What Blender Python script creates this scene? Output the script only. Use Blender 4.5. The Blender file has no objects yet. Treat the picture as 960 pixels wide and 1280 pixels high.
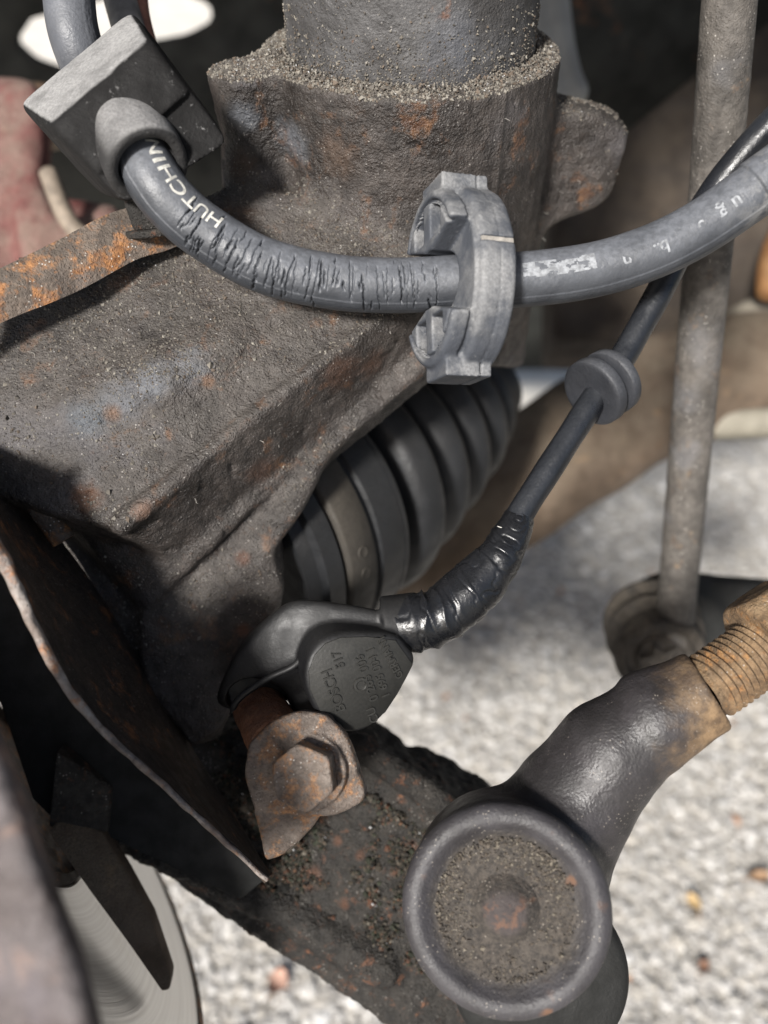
import bpy, bmesh, math, random
import numpy as np
from mathutils import Vector

# ------------------------------------------------------------------ camera, light, exposure
scene = bpy.context.scene
COL = scene.collection
random.seed(7)
RNG = np.random.default_rng(11)

F_PX = 1004.0                       # focal length in photograph pixels (960 x 1280)
CAM_Z = 500.0                       # millimetres above the ground
cam_data = bpy.data.cameras.new("camera")
cam = bpy.data.objects.new("camera", cam_data)
COL.objects.link(cam)
cam.location = (0, 0, CAM_Z / 1000)
cam.rotation_euler = (math.radians(45), 0, 0)
cam_data.sensor_fit = 'VERTICAL'
cam_data.sensor_height = 5.99
cam_data.lens = 5.99 * F_PX / 1280
cam_data.clip_start = 0.005
cam_data.clip_end = 60
cam_data.dof.use_dof = True
cam_data.dof.focus_distance = 0.171
cam_data.dof.aperture_fstop = 1.4
scene.camera = cam

SUN = np.array([-0.34, -0.70, 0.625]); SUN /= np.linalg.norm(SUN)
world = bpy.data.worlds.new("World")
scene.world = world
world.use_nodes = True
wn = world.node_tree
sky = wn.nodes.new('ShaderNodeTexSky')
sky.sky_type = 'NISHITA'
sky.sun_disc = False
sky.dust_density = 2.5
sky.ozone_density = 0.4
sky.sun_elevation = math.asin(SUN[2])
sky.sun_rotation = math.atan2(SUN[0], SUN[1])
wn.links.new(sky.outputs[0], wn.nodes['Background'].inputs[0])
wn.nodes['Background'].inputs[1].default_value = 0.05
sun_data = bpy.data.lights.new("sun", 'SUN')
sun_data.energy = 3.3
sun_data.angle = math.radians(8)
sun_data.color = (1.0, 0.97, 0.93)
sun = bpy.data.objects.new("sun", sun_data)
COL.objects.link(sun)
sun.rotation_euler = Vector(SUN).to_track_quat('Z', 'Y').to_euler()
sun.location = (-0.6, -0.3, 1.2)
vs = scene.view_settings
vs.view_transform = 'Standard'
vs.look = 'None'
vs.exposure = 1.08
vs.gamma = 1.0
vs.use_curve_mapping = False
scene.cycles.use_denoising = True
scene.cycles.max_bounces = 6

# ------------------------------------------------------------------ geometry helpers (millimetres)
S2 = math.sqrt(0.5)
def V(r, u, f):                     # a direction along the view's right, up, forward axes, in world axes
    return np.array([r, S2 * (u + f), S2 * (u - f)])
def P(x, y, d):                     # the place seen at (x, y) of the photograph at depth d
    return np.array([0, 0, CAM_Z]) + V((x - 480) / F_PX * d, (640 - y) / F_PX * d, d)
def PP(pts):
    return np.array([P(*p) for p in pts])
FWD = V(0, 0, 1)
def unit(v):
    v = np.asarray(v, float); return v / np.linalg.norm(v)

def _hash(ix, iy, iz, seed):
    h = (ix * 374761393 + iy * 668265263 + iz * 2147483647 + seed * 974634777) & 0xFFFFFFFF
    h = ((h ^ (h >> 13)) * 1274126177) & 0xFFFFFFFF
    h = ((h ^ (h >> 16)) * 2246822519) & 0xFFFFFFFF
    return ((h >> 8) & 0xFFFF) / 65535.0
def noise(p, size, seed=0):         # value noise, -1..1, cell size in mm
    q = np.asarray(p) / size + 1000.0
    i = np.floor(q).astype(np.int64); f = q - i; f = f * f * (3 - 2 * f)
    out = 0
    for dx in (0, 1):
        for dy in (0, 1):
            for dz in (0, 1):
                w = (f[:, 0] if dx else 1 - f[:, 0]) * (f[:, 1] if dy else 1 - f[:, 1]) * (f[:, 2] if dz else 1 - f[:, 2])
                out = out + w * _hash(i[:, 0] + dx, i[:, 1] + dy, i[:, 2] + dz, seed)
    return out * 2 - 1
def fbm(p, size, octaves=3, seed=0):
    o = 0; a = 1; t = 0
    for k in range(octaves):
        o = o + a * noise(p, size / 2 ** k, seed + k); t += a; a *= 0.55
    return o / t

# ---- signed distances
def sd_hull(points, k=0.6):
    bm = bmesh.new()
    for p in points: bm.verts.new(p)
    bmesh.ops.convex_hull(bm, input=bm.verts)
    bmesh.ops.recalc_face_normals(bm, faces=bm.faces)
    c = np.mean(points, axis=0)
    N, O = [], []
    for f in bm.faces:
        n = np.array(f.normal); o = float(n @ np.array(f.verts[0].co))
        if n @ c > o: n, o = -n, -o
        if any(n @ m > 0.9985 and abs(o - q) < 0.6 for m, q in zip(N, O)): continue
        N.append(n); O.append(o)
    bm.free()
    N = np.array(N); O = np.array(O)
    def f(p):
        d = p @ N.T - O
        m = d.max(1)
        if k <= 0: return m
        return m + k * np.log(np.exp((d - m[:, None]) / k).sum(1)) - k * 0.7
    return f
def sd_cone(a, b, ra, rb):          # tapered capsule
    a = np.asarray(a, float); b = np.asarray(b, float); ab = b - a; L2 = ab @ ab
    def f(p):
        t = np.clip((p - a) @ ab / L2, 0, 1)
        return np.linalg.norm(p - a - t[:, None] * ab, axis=1) - (ra + (rb - ra) * t)
    return f
def sd_cyl(a, b, ra, rb=None, rnd=0.5):   # capped (tapered) cylinder
    a = np.asarray(a, float); b = np.asarray(b, float); L = np.linalg.norm(b - a); n = (b - a) / L
    rb = ra if rb is None else rb
    def f(p):
        t = (p - a) @ n
        r = np.linalg.norm(p - a - t[:, None] * n, axis=1)
        rr = ra + (rb - ra) * np.clip(t / L, 0, 1)
        q0 = r - rr + rnd; q1 = np.abs(t - L / 2) - L / 2 + rnd
        return np.minimum(np.maximum(q0, q1), 0) + np.hypot(np.maximum(q0, 0), np.maximum(q1, 0)) - rnd
    return f
def sd_torus(c, n, R, r):
    c = np.asarray(c, float); n = unit(n)
    def f(p):
        t = (p - c) @ n
        q = np.linalg.norm(p - c - t[:, None] * n, axis=1) - R
        return np.hypot(q, t) - r
    return f
def sd_ball(c, r, sq=(1, 1, 1)):
    c = np.asarray(c, float); s = np.asarray(sq, float)
    return lambda p: (np.linalg.norm((p - c) / s, axis=1) - r) * s.min()
def smin(a, b, k):
    h = np.clip(0.5 + 0.5 * (b - a) / k, 0, 1)
    return b + (a - b) * h - k * h * (1 - h)
def smax(a, b, k): return -smin(-a, -b, k)
def union(fs, k):
    def f(p):
        d = fs[0](p)
        for g in fs[1:]: d = smin(d, g(p), k)
        return d
    return f
def cut(f, g, k=0.5): return lambda p: smax(f(p), -g(p), k)

def surface(f, lo, hi, h):
    """naive surface nets of f inside the box lo..hi with cell h, evaluated only near the surface"""
    lo = np.asarray(lo, float); hi = np.asarray(hi, float); B = 4
    nb = np.ceil((hi - lo) / (h * B)).astype(int); n = nb * B
    g = [lo[k] + (np.arange(nb[k]) * B + (B - 1) / 2) * h for k in range(3)]
    cc = np.stack(np.meshgrid(*g, indexing='ij'), -1).reshape(-1, 3)
    cv = np.concatenate([f(cc[i:i + 200000]) for i in range(0, len(cc), 200000)])
    D = np.repeat(np.repeat(np.repeat(cv.reshape(nb), B, 0), B, 1), B, 2)
    act = np.argwhere((np.abs(cv) < h * B * 1.35 + 0.6).reshape(nb))
    off = np.stack(np.meshgrid(*[np.arange(B)] * 3, indexing='ij'), -1).reshape(-1, 3)
    for i in range(0, len(act), 8000):
        idx = (act[i:i + 8000, None, :] * B + off[None]).reshape(-1, 3)
        D[idx[:, 0], idx[:, 1], idx[:, 2]] = f(lo + idx * h)
    D[0] = D[-1] = 9; D[:, 0] = D[:, -1] = 9; D[:, :, 0] = D[:, :, -1] = 9
    inside = D < 0
    cs = sum(inside[a:n[0] - 1 + a, b:n[1] - 1 + b, c:n[2] - 1 + c].astype(np.int8) for a in (0, 1) for b in (0, 1) for c in (0, 1))
    cells = np.argwhere((cs > 0) & (cs < 8))
    acc = np.zeros((len(cells), 3)); cnt = np.zeros(len(cells))
    corners = [(a, b, c) for a in (0, 1) for b in (0, 1) for c in (0, 1)]
    for i, c0 in enumerate(corners):
        for c1 in corners[i + 1:]:
            if sum(abs(x - y) for x, y in zip(c0, c1)) != 1: continue
            v0 = D[tuple((cells + c0).T)]; v1 = D[tuple((cells + c1).T)]
            m = (v0 < 0) != (v1 < 0)
            t = np.where(m, v0 / np.where(m, v0 - v1, 1), 0)
            pt = np.array(c0) + t[:, None] * (np.array(c1) - np.array(c0))
            acc[m] += pt[m]; cnt[m] += 1
    verts = lo + (cells + acc / cnt[:, None]) * h
    ids = -np.ones(tuple(n - 1), int); ids[tuple(cells.T)] = np.arange(len(cells))
    quads = []
    for ax in range(3):
        b, c = [(1, 2), (2, 0), (0, 1)][ax]
        sl0 = [slice(None)] * 3; sl1 = [slice(None)] * 3
        sl0[ax] = slice(0, -1); sl1[ax] = slice(1, None)
        A = inside[tuple(sl0)]; Bm = inside[tuple(sl1)]
        e = np.argwhere(A != Bm)
        ok = (e[:, b] > 0) & (e[:, c] > 0) & (e[:, b] < n[b] - 1) & (e[:, c] < n[c] - 1) & (e[:, ax] < n[ax] - 1)
        e = e[ok]; flip = ~A[tuple(e.T)]
        eb = np.zeros(3, int); eb[b] = 1; ec = np.zeros(3, int); ec[c] = 1
        q = np.stack([ids[tuple((e - eb - ec).T)], ids[tuple((e - ec).T)], ids[tuple(e.T)], ids[tuple((e - eb).T)]], 1)
        q[flip] = q[flip][:, ::-1]
        quads.append(q)
    return verts, np.concatenate(quads)

def vnormals(v, q):
    n = np.cross(v[q[:, 2]] - v[q[:, 0]], v[q[:, 3 if q.shape[1] == 4 else 1]] - v[q[:, 1 if q.shape[1] == 4 else 0]])
    if q.shape[1] == 3: n = np.cross(v[q[:, 1]] - v[q[:, 0]], v[q[:, 2]] - v[q[:, 0]])
    out = np.zeros_like(v)
    for k in range(q.shape[1]): np.add.at(out, q[:, k], n)
    return out / np.maximum(np.linalg.norm(out, axis=1), 1e-9)[:, None]

# ---- Blender objects
def make_mesh(name, v, faces, origin, smooth=True, sharp=None, colors=None):
    v = (np.asarray(v, float) - origin) * 0.001
    me = bpy.data.meshes.new(name)
    if isinstance(faces, np.ndarray):
        k = faces.shape[1]; nf = len(faces)
        me.vertices.add(len(v)); me.vertices.foreach_set('co', v.ravel())
        me.loops.add(nf * k); me.loops.foreach_set('vertex_index', faces.astype(np.int32).ravel())
        me.polygons.add(nf); me.polygons.foreach_set('loop_start', np.arange(0, nf * k, k, dtype=np.int32))
        me.update(calc_edges=True)
    else:
        me.from_pydata([tuple(p) for p in v], [], [tuple(int(i) for i in f) for f in faces])
    me.validate()
    me.polygons.foreach_set('use_smooth', np.full(len(me.polygons), bool(smooth)))
    if sharp: me.set_sharp_from_angle(angle=math.radians(sharp))
    if colors is not None:
        at = me.color_attributes.new('tint', 'FLOAT_COLOR', 'POINT')
        at.data.foreach_set('color', np.c_[colors, np.ones(len(colors))].astype(np.float32).ravel())
    me.update()
    return me
ORIGIN = {}
def thing(name, label, cat, at, group=None):
    o = bpy.data.objects.new(name, None); COL.objects.link(o)
    o.empty_display_size = 0.01
    ORIGIN[o] = np.asarray(at, float); o.location = ORIGIN[o] * 0.001
    o['label'] = label; o['category'] = cat
    if group: o['group'] = group
    return o
def part(name, geo, mat, parent=None, smooth=True, sharp=None, label=None, kind=None, colors=None, at=None):
    """one mesh object; a part keeps the origin of the thing it belongs to"""
    v, f = geo
    org = ORIGIN[parent] if parent is not None else np.asarray(at if at is not None else np.mean(v, axis=0), float)
    me = make_mesh(name, v, f, org, smooth, sharp, colors)
    me.materials.append(mat)
    o = bpy.data.objects.new(name, me); COL.objects.link(o)
    ORIGIN[o] = org
    if parent is not None: o.parent = parent
    else: o.location = org * 0.001
    if label: o['label'] = label
    if kind: o['kind'] = kind
    return o
def single(name, geo, mat, label, cat, group=None, **kw):
    o = part(name, geo, mat, None, label=label, **kw); o['category'] = cat
    if group: o['group'] = group
    return o

def join(*geos):
    V_, F_ = [], []; k = 0
    for v, f in geos:
        V_.append(np.asarray(v, float)); F_ += [tuple(int(i) + k for i in q) for q in f]; k += len(v)
    return np.concatenate(V_), F_
def path(pts, step):
    """smooth curve through the points, resampled every step mm; returns points and arc lengths"""
    p = np.asarray(pts, float); p = np.vstack([2 * p[0] - p[1], p, 2 * p[-1] - p[-2]])
    out = []
    for i in range(1, len(p) - 2):
        t = np.linspace(0, 1, 60, endpoint=False)[:, None]
        a, b, c, d = p[i - 1], p[i], p[i + 1], p[i + 2]
        out.append(0.5 * (2 * b + (c - a) * t + (2 * a - 5 * b + 4 * c - d) * t ** 2 + (3 * b - a - 3 * c + d) * t ** 3))
    c = np.vstack(out + [p[-2][None]])
    s = np.r_[0, np.cumsum(np.linalg.norm(np.diff(c, axis=0), axis=1))]
    n = max(2, int(s[-1] / step)); ss = np.linspace(0, s[-1], n + 1)
    return np.stack([np.interp(ss, s, c[:, k]) for k in range(3)], 1), ss
CAMP = np.array([0, 0, CAM_Z])
def frames(c):
    t = np.gradient(c, axis=0); t /= np.linalg.norm(t, axis=1)[:, None]
    e = CAMP - c; e -= (e * t).sum(1)[:, None] * t; e /= np.linalg.norm(e, axis=1)[:, None]
    return t, e, np.cross(t, e)
def tube(c, s, radius, n=48, caps=True, squash=None):
    """radius: number or function (s, theta) -> mm; theta 0 faces outwards"""
    t, e1, e2 = frames(c)
    th = np.arange(n) * 2 * math.pi / n
    Sg, Tg = np.meshgrid(s, th, indexing='ij')
    r = radius(Sg, Tg) if callable(radius) else np.full(Sg.shape, float(radius))
    v = c[:, None] + r[..., None] * (np.cos(Tg)[..., None] * e1[:, None] + np.sin(Tg)[..., None] * e2[:, None])
    m = len(c); v = v.reshape(-1, 3)
    i = np.arange(m - 1)[:, None] * n; j = np.arange(n)[None]; j1 = (j + 1) % n
    q = np.stack([i + j, i + j1, i + n + j1, i + n + j], -1).reshape(-1, 4)
    if not caps: return v, q
    f = [tuple(x) for x in q.tolist()]
    f.append(tuple(range(n - 1, -1, -1))); f.append(tuple(range((m - 1) * n, m * n)))
    return v, f
def lathe(base, axis, prof, n=64, ref=None, wob=None):
    """prof: (t along axis, radius) list; closed at the ends"""
    a = unit(axis); ref = np.array(ref if ref is not None else (CAMP - base), float)
    e1 = unit(ref - (ref @ a) * a); e2 = np.cross(a, e1)
    prof = np.asarray(prof, float); th = np.arange(n) * 2 * math.pi / n
    T = prof[:, 0][:, None]; R = prof[:, 1][:, None] * np.ones(n)[None]
    if wob is not None: R = R + wob(T * np.ones(n)[None], th[None] * np.ones(len(prof))[:, None])
    v = np.asarray(base)[None, None] + T[..., None] * a + R[..., None] * (np.cos(th)[None, :, None] * e1 + np.sin(th)[None, :, None] * e2)
    m = len(prof); i = np.arange(m - 1)[:, None] * n; j = np.arange(n)[None]; j1 = (j + 1) % n
    q = np.stack([i + j, i + j1, i + n + j1, i + n + j], -1).reshape(-1, 4)
    f = [tuple(x) for x in q.tolist()]
    f.append(tuple(range(n - 1, -1, -1))); f.append(tuple(range((m - 1) * n, m * n)))
    return v.reshape(-1, 3), f
def smooth_profile(pts, per=8):
    p = np.asarray(pts, float); p = np.vstack([2 * p[0] - p[1], p, 2 * p[-1] - p[-2]]); out = []
    for i in range(1, len(p) - 2):
        t = np.linspace(0, 1, per, endpoint=False)[:, None]
        a, b, c, d = p[i - 1], p[i], p[i + 1], p[i + 2]
        out.append(0.5 * (2 * b + (c - a) * t + (2 * a - 5 * b + 4 * c - d) * t ** 2 + (3 * b - a - 3 * c + d) * t ** 3))
    return np.vstack(out + [p[-2][None]])
def slab(outline, back, n_sub=0):
    """outline: world points of a front face; back: offset of the rear face"""
    o = np.asarray(outline, float); n = len(o)
    v = np.vstack([o, o + np.asarray(back)])
    f = [tuple(range(n)), tuple(range(2 * n - 1, n - 1, -1))] + [(i, i + n, (i + 1) % n + n, (i + 1) % n) for i in range(n)]
    return v, f
def bevel(geo, w, seg=2):
    v, f = geo; bm = bmesh.new()
    vs_ = [bm.verts.new(p) for p in v]
    for q in f: bm.faces.new([vs_[i] for i in q])
    bmesh.ops.recalc_face_normals(bm, faces=bm.faces)
    bmesh.ops.bevel(bm, geom=list(bm.edges), offset=w, segments=seg, affect='EDGES', profile=0.5, clamp_overlap=True)
    bm.verts.index_update()
    out = np.array([p.co[:] for p in bm.verts]), [tuple(x.index for x in q.verts) for q in bm.faces]
    bm.free(); return out
def sheet(rows, thick, sub=8):
    """a sheet lofted through rows of points (each row the same length), with thickness along its normals"""
    rows = [path(r, 1e9)[0] if False else np.asarray(r, float) for r in rows]
    R = [smooth_profile(r, sub) for r in rows]; R = np.array(R)
    if len(R) > 2: R = np.array([smooth_profile(R[:, j], sub) for j in range(R.shape[1])]).transpose(1, 0, 2)
    m, n = R.shape[:2]
    idx = lambda i, j: i * n + j
    q = np.array([(idx(i, j), idx(i, j + 1), idx(i + 1, j + 1), idx(i + 1, j)) for i in range(m - 1) for j in range(n - 1)])
    v = R.reshape(-1, 3); nr = vnormals(v, q)
    v2 = np.vstack([v + nr * thick / 2, v - nr * thick / 2]); k = len(v)
    f = [tuple(x) for x in q.tolist()] + [tuple(x[::-1] + k) for x in q]
    bd = [idx(0, j) for j in range(n)] + [idx(i, n - 1) for i in range(1, m)] + [idx(m - 1, j) for j in range(n - 2, -1, -1)] + [idx(i, 0) for i in range(m - 2, 0, -1)]
    for a, b in zip(bd, bd[1:] + bd[:1]): f.append((b, a, a + k, b + k))
    return v2, f
def lettering(body, size, extrude, maxlen=0.0, bold=0.0):
    cu = bpy.data.curves.new('lettering', 'FONT'); cu.body = body; cu.size = size; cu.extrude = extrude
    cu.offset = bold
    cu.align_x = 'CENTER'; cu.align_y = 'CENTER'
    o = bpy.data.objects.new('lettering', cu); COL.objects.link(o)
    dg = bpy.context.evaluated_depsgraph_get(); ev = o.evaluated_get(dg); me = ev.to_mesh()
    bm = bmesh.new(); bm.from_mesh(me); ev.to_mesh_clear()
    bpy.data.objects.remove(o); bpy.data.curves.remove(cu)
    bmesh.ops.triangulate(bm, faces=bm.faces)
    if maxlen:
        for _ in range(4):
            es = [e for e in bm.edges if e.calc_length() > maxlen]
            if not es: break
            bmesh.ops.subdivide_edges(bm, edges=es, cuts=1)
            bmesh.ops.triangulate(bm, faces=bm.faces)
    bm.verts.index_update()
    out = np.array([p.co[:] for p in bm.verts]), [tuple(x.index for x in q.verts) for q in bm.faces]
    bm.free(); return out

OCT_V = np.array([(1, 0, 0), (-1, 0, 0), (0, 1, 0), (0, -1, 0), (0, 0, 1), (0, 0, -1)], float)
OCT_F = np.array([(0, 2, 4), (2, 1, 4), (1, 3, 4), (3, 0, 4), (2, 0, 5), (1, 2, 5), (3, 1, 5), (0, 3, 5)])
def _ico():
    bm = bmesh.new(); bmesh.ops.create_icosphere(bm, subdivisions=1, radius=1)
    bm.verts.index_update()
    r = np.array([v.co[:] for v in bm.verts]), np.array([[v.index for v in f.verts] for f in bm.faces]); bm.free(); return r
ICO_V, ICO_F = _ico()
def grains(pts, sizes, colors, flat=None, base='oct'):
    """many little stones joined in one mesh; returns geometry and per vertex colours"""
    bv, bf = (OCT_V, OCT_F) if base == 'oct' else (ICO_V, ICO_F)
    n = len(pts); k = len(bv)
    sc = sizes[:, None] * RNG.uniform(0.6, 1.25, (n, 3))
    v = bv[None] * sc[:, None] * RNG.uniform(0.75, 1.2, (n, k, 1))
    a = RNG.normal(size=(n, 3)); a /= np.linalg.norm(a, axis=1)[:, None]; b = RNG.normal(size=(n, 3))
    b -= (a * b).sum(1)[:, None] * a; b /= np.linalg.norm(b, axis=1)[:, None]; c = np.cross(a, b)
    M = np.stack([a, b, c], 1)
    v = np.einsum('nki,nij->nkj', v, M)
    if flat is not None: v[..., 2] *= flat
    v = v + pts[:, None]
    f = bf[None] + (np.arange(n) * k)[:, None, None]
    return (v.reshape(-1, 3), f.reshape(-1, 3)), np.repeat(colors, k, axis=0)
def pick_on(v, q, n, mask):
    """n random places on a quad mesh, weighted by mask(face centres, normals)"""
    a, b, c, d = (v[q[:, k]] for k in range(4))
    nn = np.cross(c - a, d - b); ar = np.linalg.norm(nn, axis=1); nn = nn / np.maximum(ar, 1e-9)[:, None]
    w = ar * np.clip(mask((a + b + c + d) / 4, nn), 0, None); w /= w.sum()
    i = RNG.choice(len(q), n, p=w); s, t = RNG.random((2, n, 1))
    return a[i] * (1 - s) * (1 - t) + b[i] * s * (1 - t) + c[i] * s * t + d[i] * (1 - s) * t, nn[i]
def palette(n, cols, jit=0.15):
    cols = np.array(cols, float); c = cols[RNG.integers(0, len(cols), n)]
    return np.clip(c * RNG.uniform(1 - jit, 1 + jit, (n, 1)), 0, 1)

# ------------------------------------------------------------------ materials
class NT:
    def __init__(self, name):
        self.m = bpy.data.materials.new(name); self.m.use_nodes = True
        self.t = self.m.node_tree; self.bsdf = self.t.nodes['Principled BSDF']
        self.co = self.t.nodes.new('ShaderNodeTexCoord').outputs['Object']
        self.geo = self.t.nodes.new('ShaderNodeNewGeometry')
    def put(self, sock, v):
        if isinstance(v, bpy.types.NodeSocket): self.t.links.new(v, sock)
        elif isinstance(v, (tuple, list)) and len(v) == 3 and len(sock.default_value) == 4: sock.default_value = (*v, 1)
        else: sock.default_value = v
    def noise(self, scale, detail=4, rough=0.55, dist=0.0, co=None):
        n = self.t.nodes.new('ShaderNodeTexNoise'); self.put(n.inputs['Vector'], co or self.co)
        n.inputs['Scale'].default_value = scale; n.inputs['Detail'].default_value = detail
        n.inputs['Roughness'].default_value = rough; n.inputs['Distortion'].default_value = dist
        return n.outputs['Fac']
    def voro(self, scale, out='Distance', feat='F1', co=None):
        n = self.t.nodes.new('ShaderNodeTexVoronoi'); n.feature = feat; self.put(n.inputs['Vector'], co or self.co)
        n.inputs['Scale'].default_value = scale
        return n.outputs[out]
    def ramp(self, v, lo, hi, a=0.0, b=1.0):
        n = self.t.nodes.new('ShaderNodeMapRange'); n.interpolation_type = 'SMOOTHSTEP'
        self.put(n.inputs['Value'], v)
        n.inputs['From Min'].default_value = lo; n.inputs['From Max'].default_value = hi
        n.inputs['To Min'].default_value = a; n.inputs['To Max'].default_value = b
        return n.outputs['Result']
    def math(self, op, a, b=0.0):
        n = self.t.nodes.new('ShaderNodeMath'); n.operation = op
        self.put(n.inputs[0], a); self.put(n.inputs[1], b); return n.outputs[0]
    def mix(self, fac, a, b, mode='MIX'):
        n = self.t.nodes.new('ShaderNodeMix'); n.data_type = 'RGBA'; n.blend_type = mode
        self.put(n.inputs['Factor'], fac); self.put(n.inputs['A'], a); self.put(n.inputs['B'], b) if False else None
        s = [x for x in n.inputs if x.type == 'RGBA']
        self.put(s[0], a); self.put(s[1], b)
        return [x for x in n.outputs if x.type == 'RGBA'][0]
    def up(self):                      # how far the surface faces the sky: where dust comes to rest
        n = self.t.nodes.new('ShaderNodeSeparateXYZ'); self.put(n.inputs[0], self.geo.outputs['Normal']); return n.outputs['Z']
    def xyz(self, k):
        n = self.t.nodes.new('ShaderNodeSeparateXYZ'); self.put(n.inputs[0], self.co); return n.outputs[k]
    def attr(self, name):
        n = self.t.nodes.new('ShaderNodeAttribute'); n.attribute_name = name; return n.outputs['Color']
    def bump(self, h, dist, strength=1.0, prev=None):
        n = self.t.nodes.new('ShaderNodeBump'); self.put(n.inputs['Height'], h)
        n.inputs['Distance'].default_value = dist; n.inputs['Strength'].default_value = strength
        if prev is not None: self.put(n.inputs['Normal'], prev)
        return n.outputs['Normal']
    def done(self, color, rough, normal=None, metal=0.0, spec=0.5, **kw):
        b = self.bsdf
        self.put(b.inputs['Base Color'], color); self.put(b.inputs['Roughness'], rough); self.put(b.inputs['Metallic'], metal)
        self.put(b.inputs['Specular IOR Level'], spec)
        if normal is not None: self.put(b.inputs['Normal'], normal)
        for k, v in kw.items(): self.put(b.inputs[k.replace('_', ' ')], v)
        return self.m

def m_iron(name, dark, light, rust=(0.16, 0.06, 0.025), rust_amt=0.5, dust=(0.17, 0.15, 0.125), dust_amt=0.5, speck=0.3,
           rough=0.62, bump=1.0, big=60, sheen=0.35, spots=0.0, patches=(), origin=(0, 0, 0)):
    """rusty, greasy, dusty cast iron: mottled skin, rust patches, road dust on what faces up, glinting sand"""
    n = NT(name)
    c = n.mix(n.ramp(n.noise(big, 6, 0.62), 0.32, 0.68), dark, light)
    c = n.mix(n.ramp(n.noise(big * 6, 4, 0.6), 0.35, 0.75, 0, 0.55), c, tuple(x * 0.45 for x in dark))
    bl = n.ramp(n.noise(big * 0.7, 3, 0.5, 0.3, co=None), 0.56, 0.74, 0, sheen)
    c = n.mix(bl, c, (light[0] * 1.2, light[1] * 1.32, light[2] * 1.55))  # blue-grey worn sheen put into the colour, in random patches
    r1 = n.ramp(n.math('ADD', n.math('MULTIPLY', n.noise(big * 1.7, 5, 0.65, 0.4), 0.75), n.math('MULTIPLY', n.noise(big * 9, 3, 0.6), 0.25)),
                0.60 - 0.12 * rust_amt, 0.72 - 0.08 * rust_amt, 0, 0.85)
    rc = n.mix(n.ramp(n.noise(big * 8, 4, 0.6), 0.35, 0.65), rust, (rust[0] * 2.0, rust[1] * 2.2, rust[2] * 2.0))
    c = n.mix(r1, c, rc)
    if spots:
        sp = n.ramp(n.voro(big * 1.1), 0.10, 0.2, spots, 0)
        c = n.mix(sp, c, (0.34, 0.15, 0.06))
    for pt, rad, pcol, amt in patches:      # single places: wear, rust, painted highlights and painted shade
        pd_ = n.t.nodes.new('ShaderNodeVectorMath'); pd_.operation = 'DISTANCE'; n.put(pd_.inputs[0], n.co)
        pd_.inputs[1].default_value = tuple((np.asarray(pt) - np.asarray(origin)) * 0.001)
        w_ = n.math('ADD', pd_.outputs['Value'], n.math('MULTIPLY', n.noise(260, 5, 0.65), rad * 0.0016))
        c = n.mix(n.ramp(w_, rad * 0.0011, rad * 0.0022, amt, 0), c, n.mix(n.ramp(n.noise(500, 3), 0.3, 0.7), pcol, tuple(x * 0.6 for x in pcol)))
    d = n.math('MULTIPLY', n.ramp(n.up(), 0.15, 0.95), n.ramp(n.noise(big * 2.2, 6, 0.7), 0.30, 0.62))
    d = n.math('MULTIPLY', d, dust_amt)
    c = n.mix(d, c, n.mix(n.ramp(n.noise(2600, 2), 0.35, 0.65), dust, tuple(x * 0.55 for x in dust)))
    v = n.t.nodes.new('ShaderNodeTexVoronoi'); n.put(v.inputs['Vector'], n.co); v.inputs['Scale'].default_value = 1500
    sepc = n.t.nodes.new('ShaderNodeSeparateColor'); n.put(sepc.inputs[0], v.outputs['Color'])
    s = n.math('MULTIPLY', n.ramp(v.outputs['Distance'], 0.18, 0.34, 1, 0), n.ramp(sepc.outputs[0], 0.86 - 0.2 * speck, 0.9 - 0.2 * speck))
    s = n.math('MULTIPLY', s, n.ramp(n.noise(150, 3), 0.42, 0.62))
    c = n.mix(n.math('MULTIPLY', s, min(1, speck * 2)), c, (0.50, 0.47, 0.43))
    b = n.bump(n.noise(420, 5, 0.65), 0.0011 * bump, 0.75)
    b = n.bump(n.noise(1900, 3, 0.6), 0.00035 * bump, 0.8, b)
    b = n.bump(n.ramp(v.outputs['Distance'], 0.0, 0.5, 1, 0), 0.00012 * bump, 0.7, b)
    ro = n.math('ADD', n.ramp(n.noise(big * 3, 4), 0.3, 0.7, rough - 0.14, rough + 0.16), n.math('MULTIPLY', d, 0.25))
    return n.done(c, ro, b, spec=0.5)

def m_rubber(name, col, dust=(0.23, 0.235, 0.25), dust_amt=0.6, rough=0.55, bump=1.0, lo=0.2, hi=0.95, fine=1.0, spec=0.4, side=None, patch=0.45):
    n = NT(name)
    face = n.up()
    if side is not None:                # the side the road spray and dust came from
        dp = n.t.nodes.new('ShaderNodeVectorMath'); dp.operation = 'DOT_PRODUCT'
        n.put(dp.inputs[0], n.geo.outputs['Normal']); dp.inputs[1].default_value = tuple(side); face = dp.outputs['Value']
    c = n.mix(n.ramp(n.noise(120, 5), 0.35, 0.65), col, tuple(x * 0.72 for x in col))
    d = n.math('MULTIPLY', n.ramp(face, lo, hi), n.ramp(n.noise(110, 6, 0.65), 0.2 if patch > 0.2 else 0.36, 0.6, patch, 1))
    d = n.math('MULTIPLY', d, dust_amt)
    c = n.mix(d, c, n.mix(n.ramp(n.noise(1800, 3), 0.35, 0.65), dust, tuple(x * 0.72 for x in dust)))
    sc = n.ramp(n.noise(500, 5, 0.7), 0.62, 0.72, 0, 0.22 * dust_amt)
    c = n.mix(sc, c, tuple(min(1, x * 1.7) for x in dust))
    b = n.bump(n.noise(1500, 4, 0.6), 0.00022 * bump, 0.7)
    b = n.bump(n.noise(260, 3, 0.5), 0.0005 * bump, 0.5, b)
    return n.done(c, n.ramp(n.noise(200, 4), 0.3, 0.7, rough - 0.08, rough + 0.12), b, spec=spec)

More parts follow.
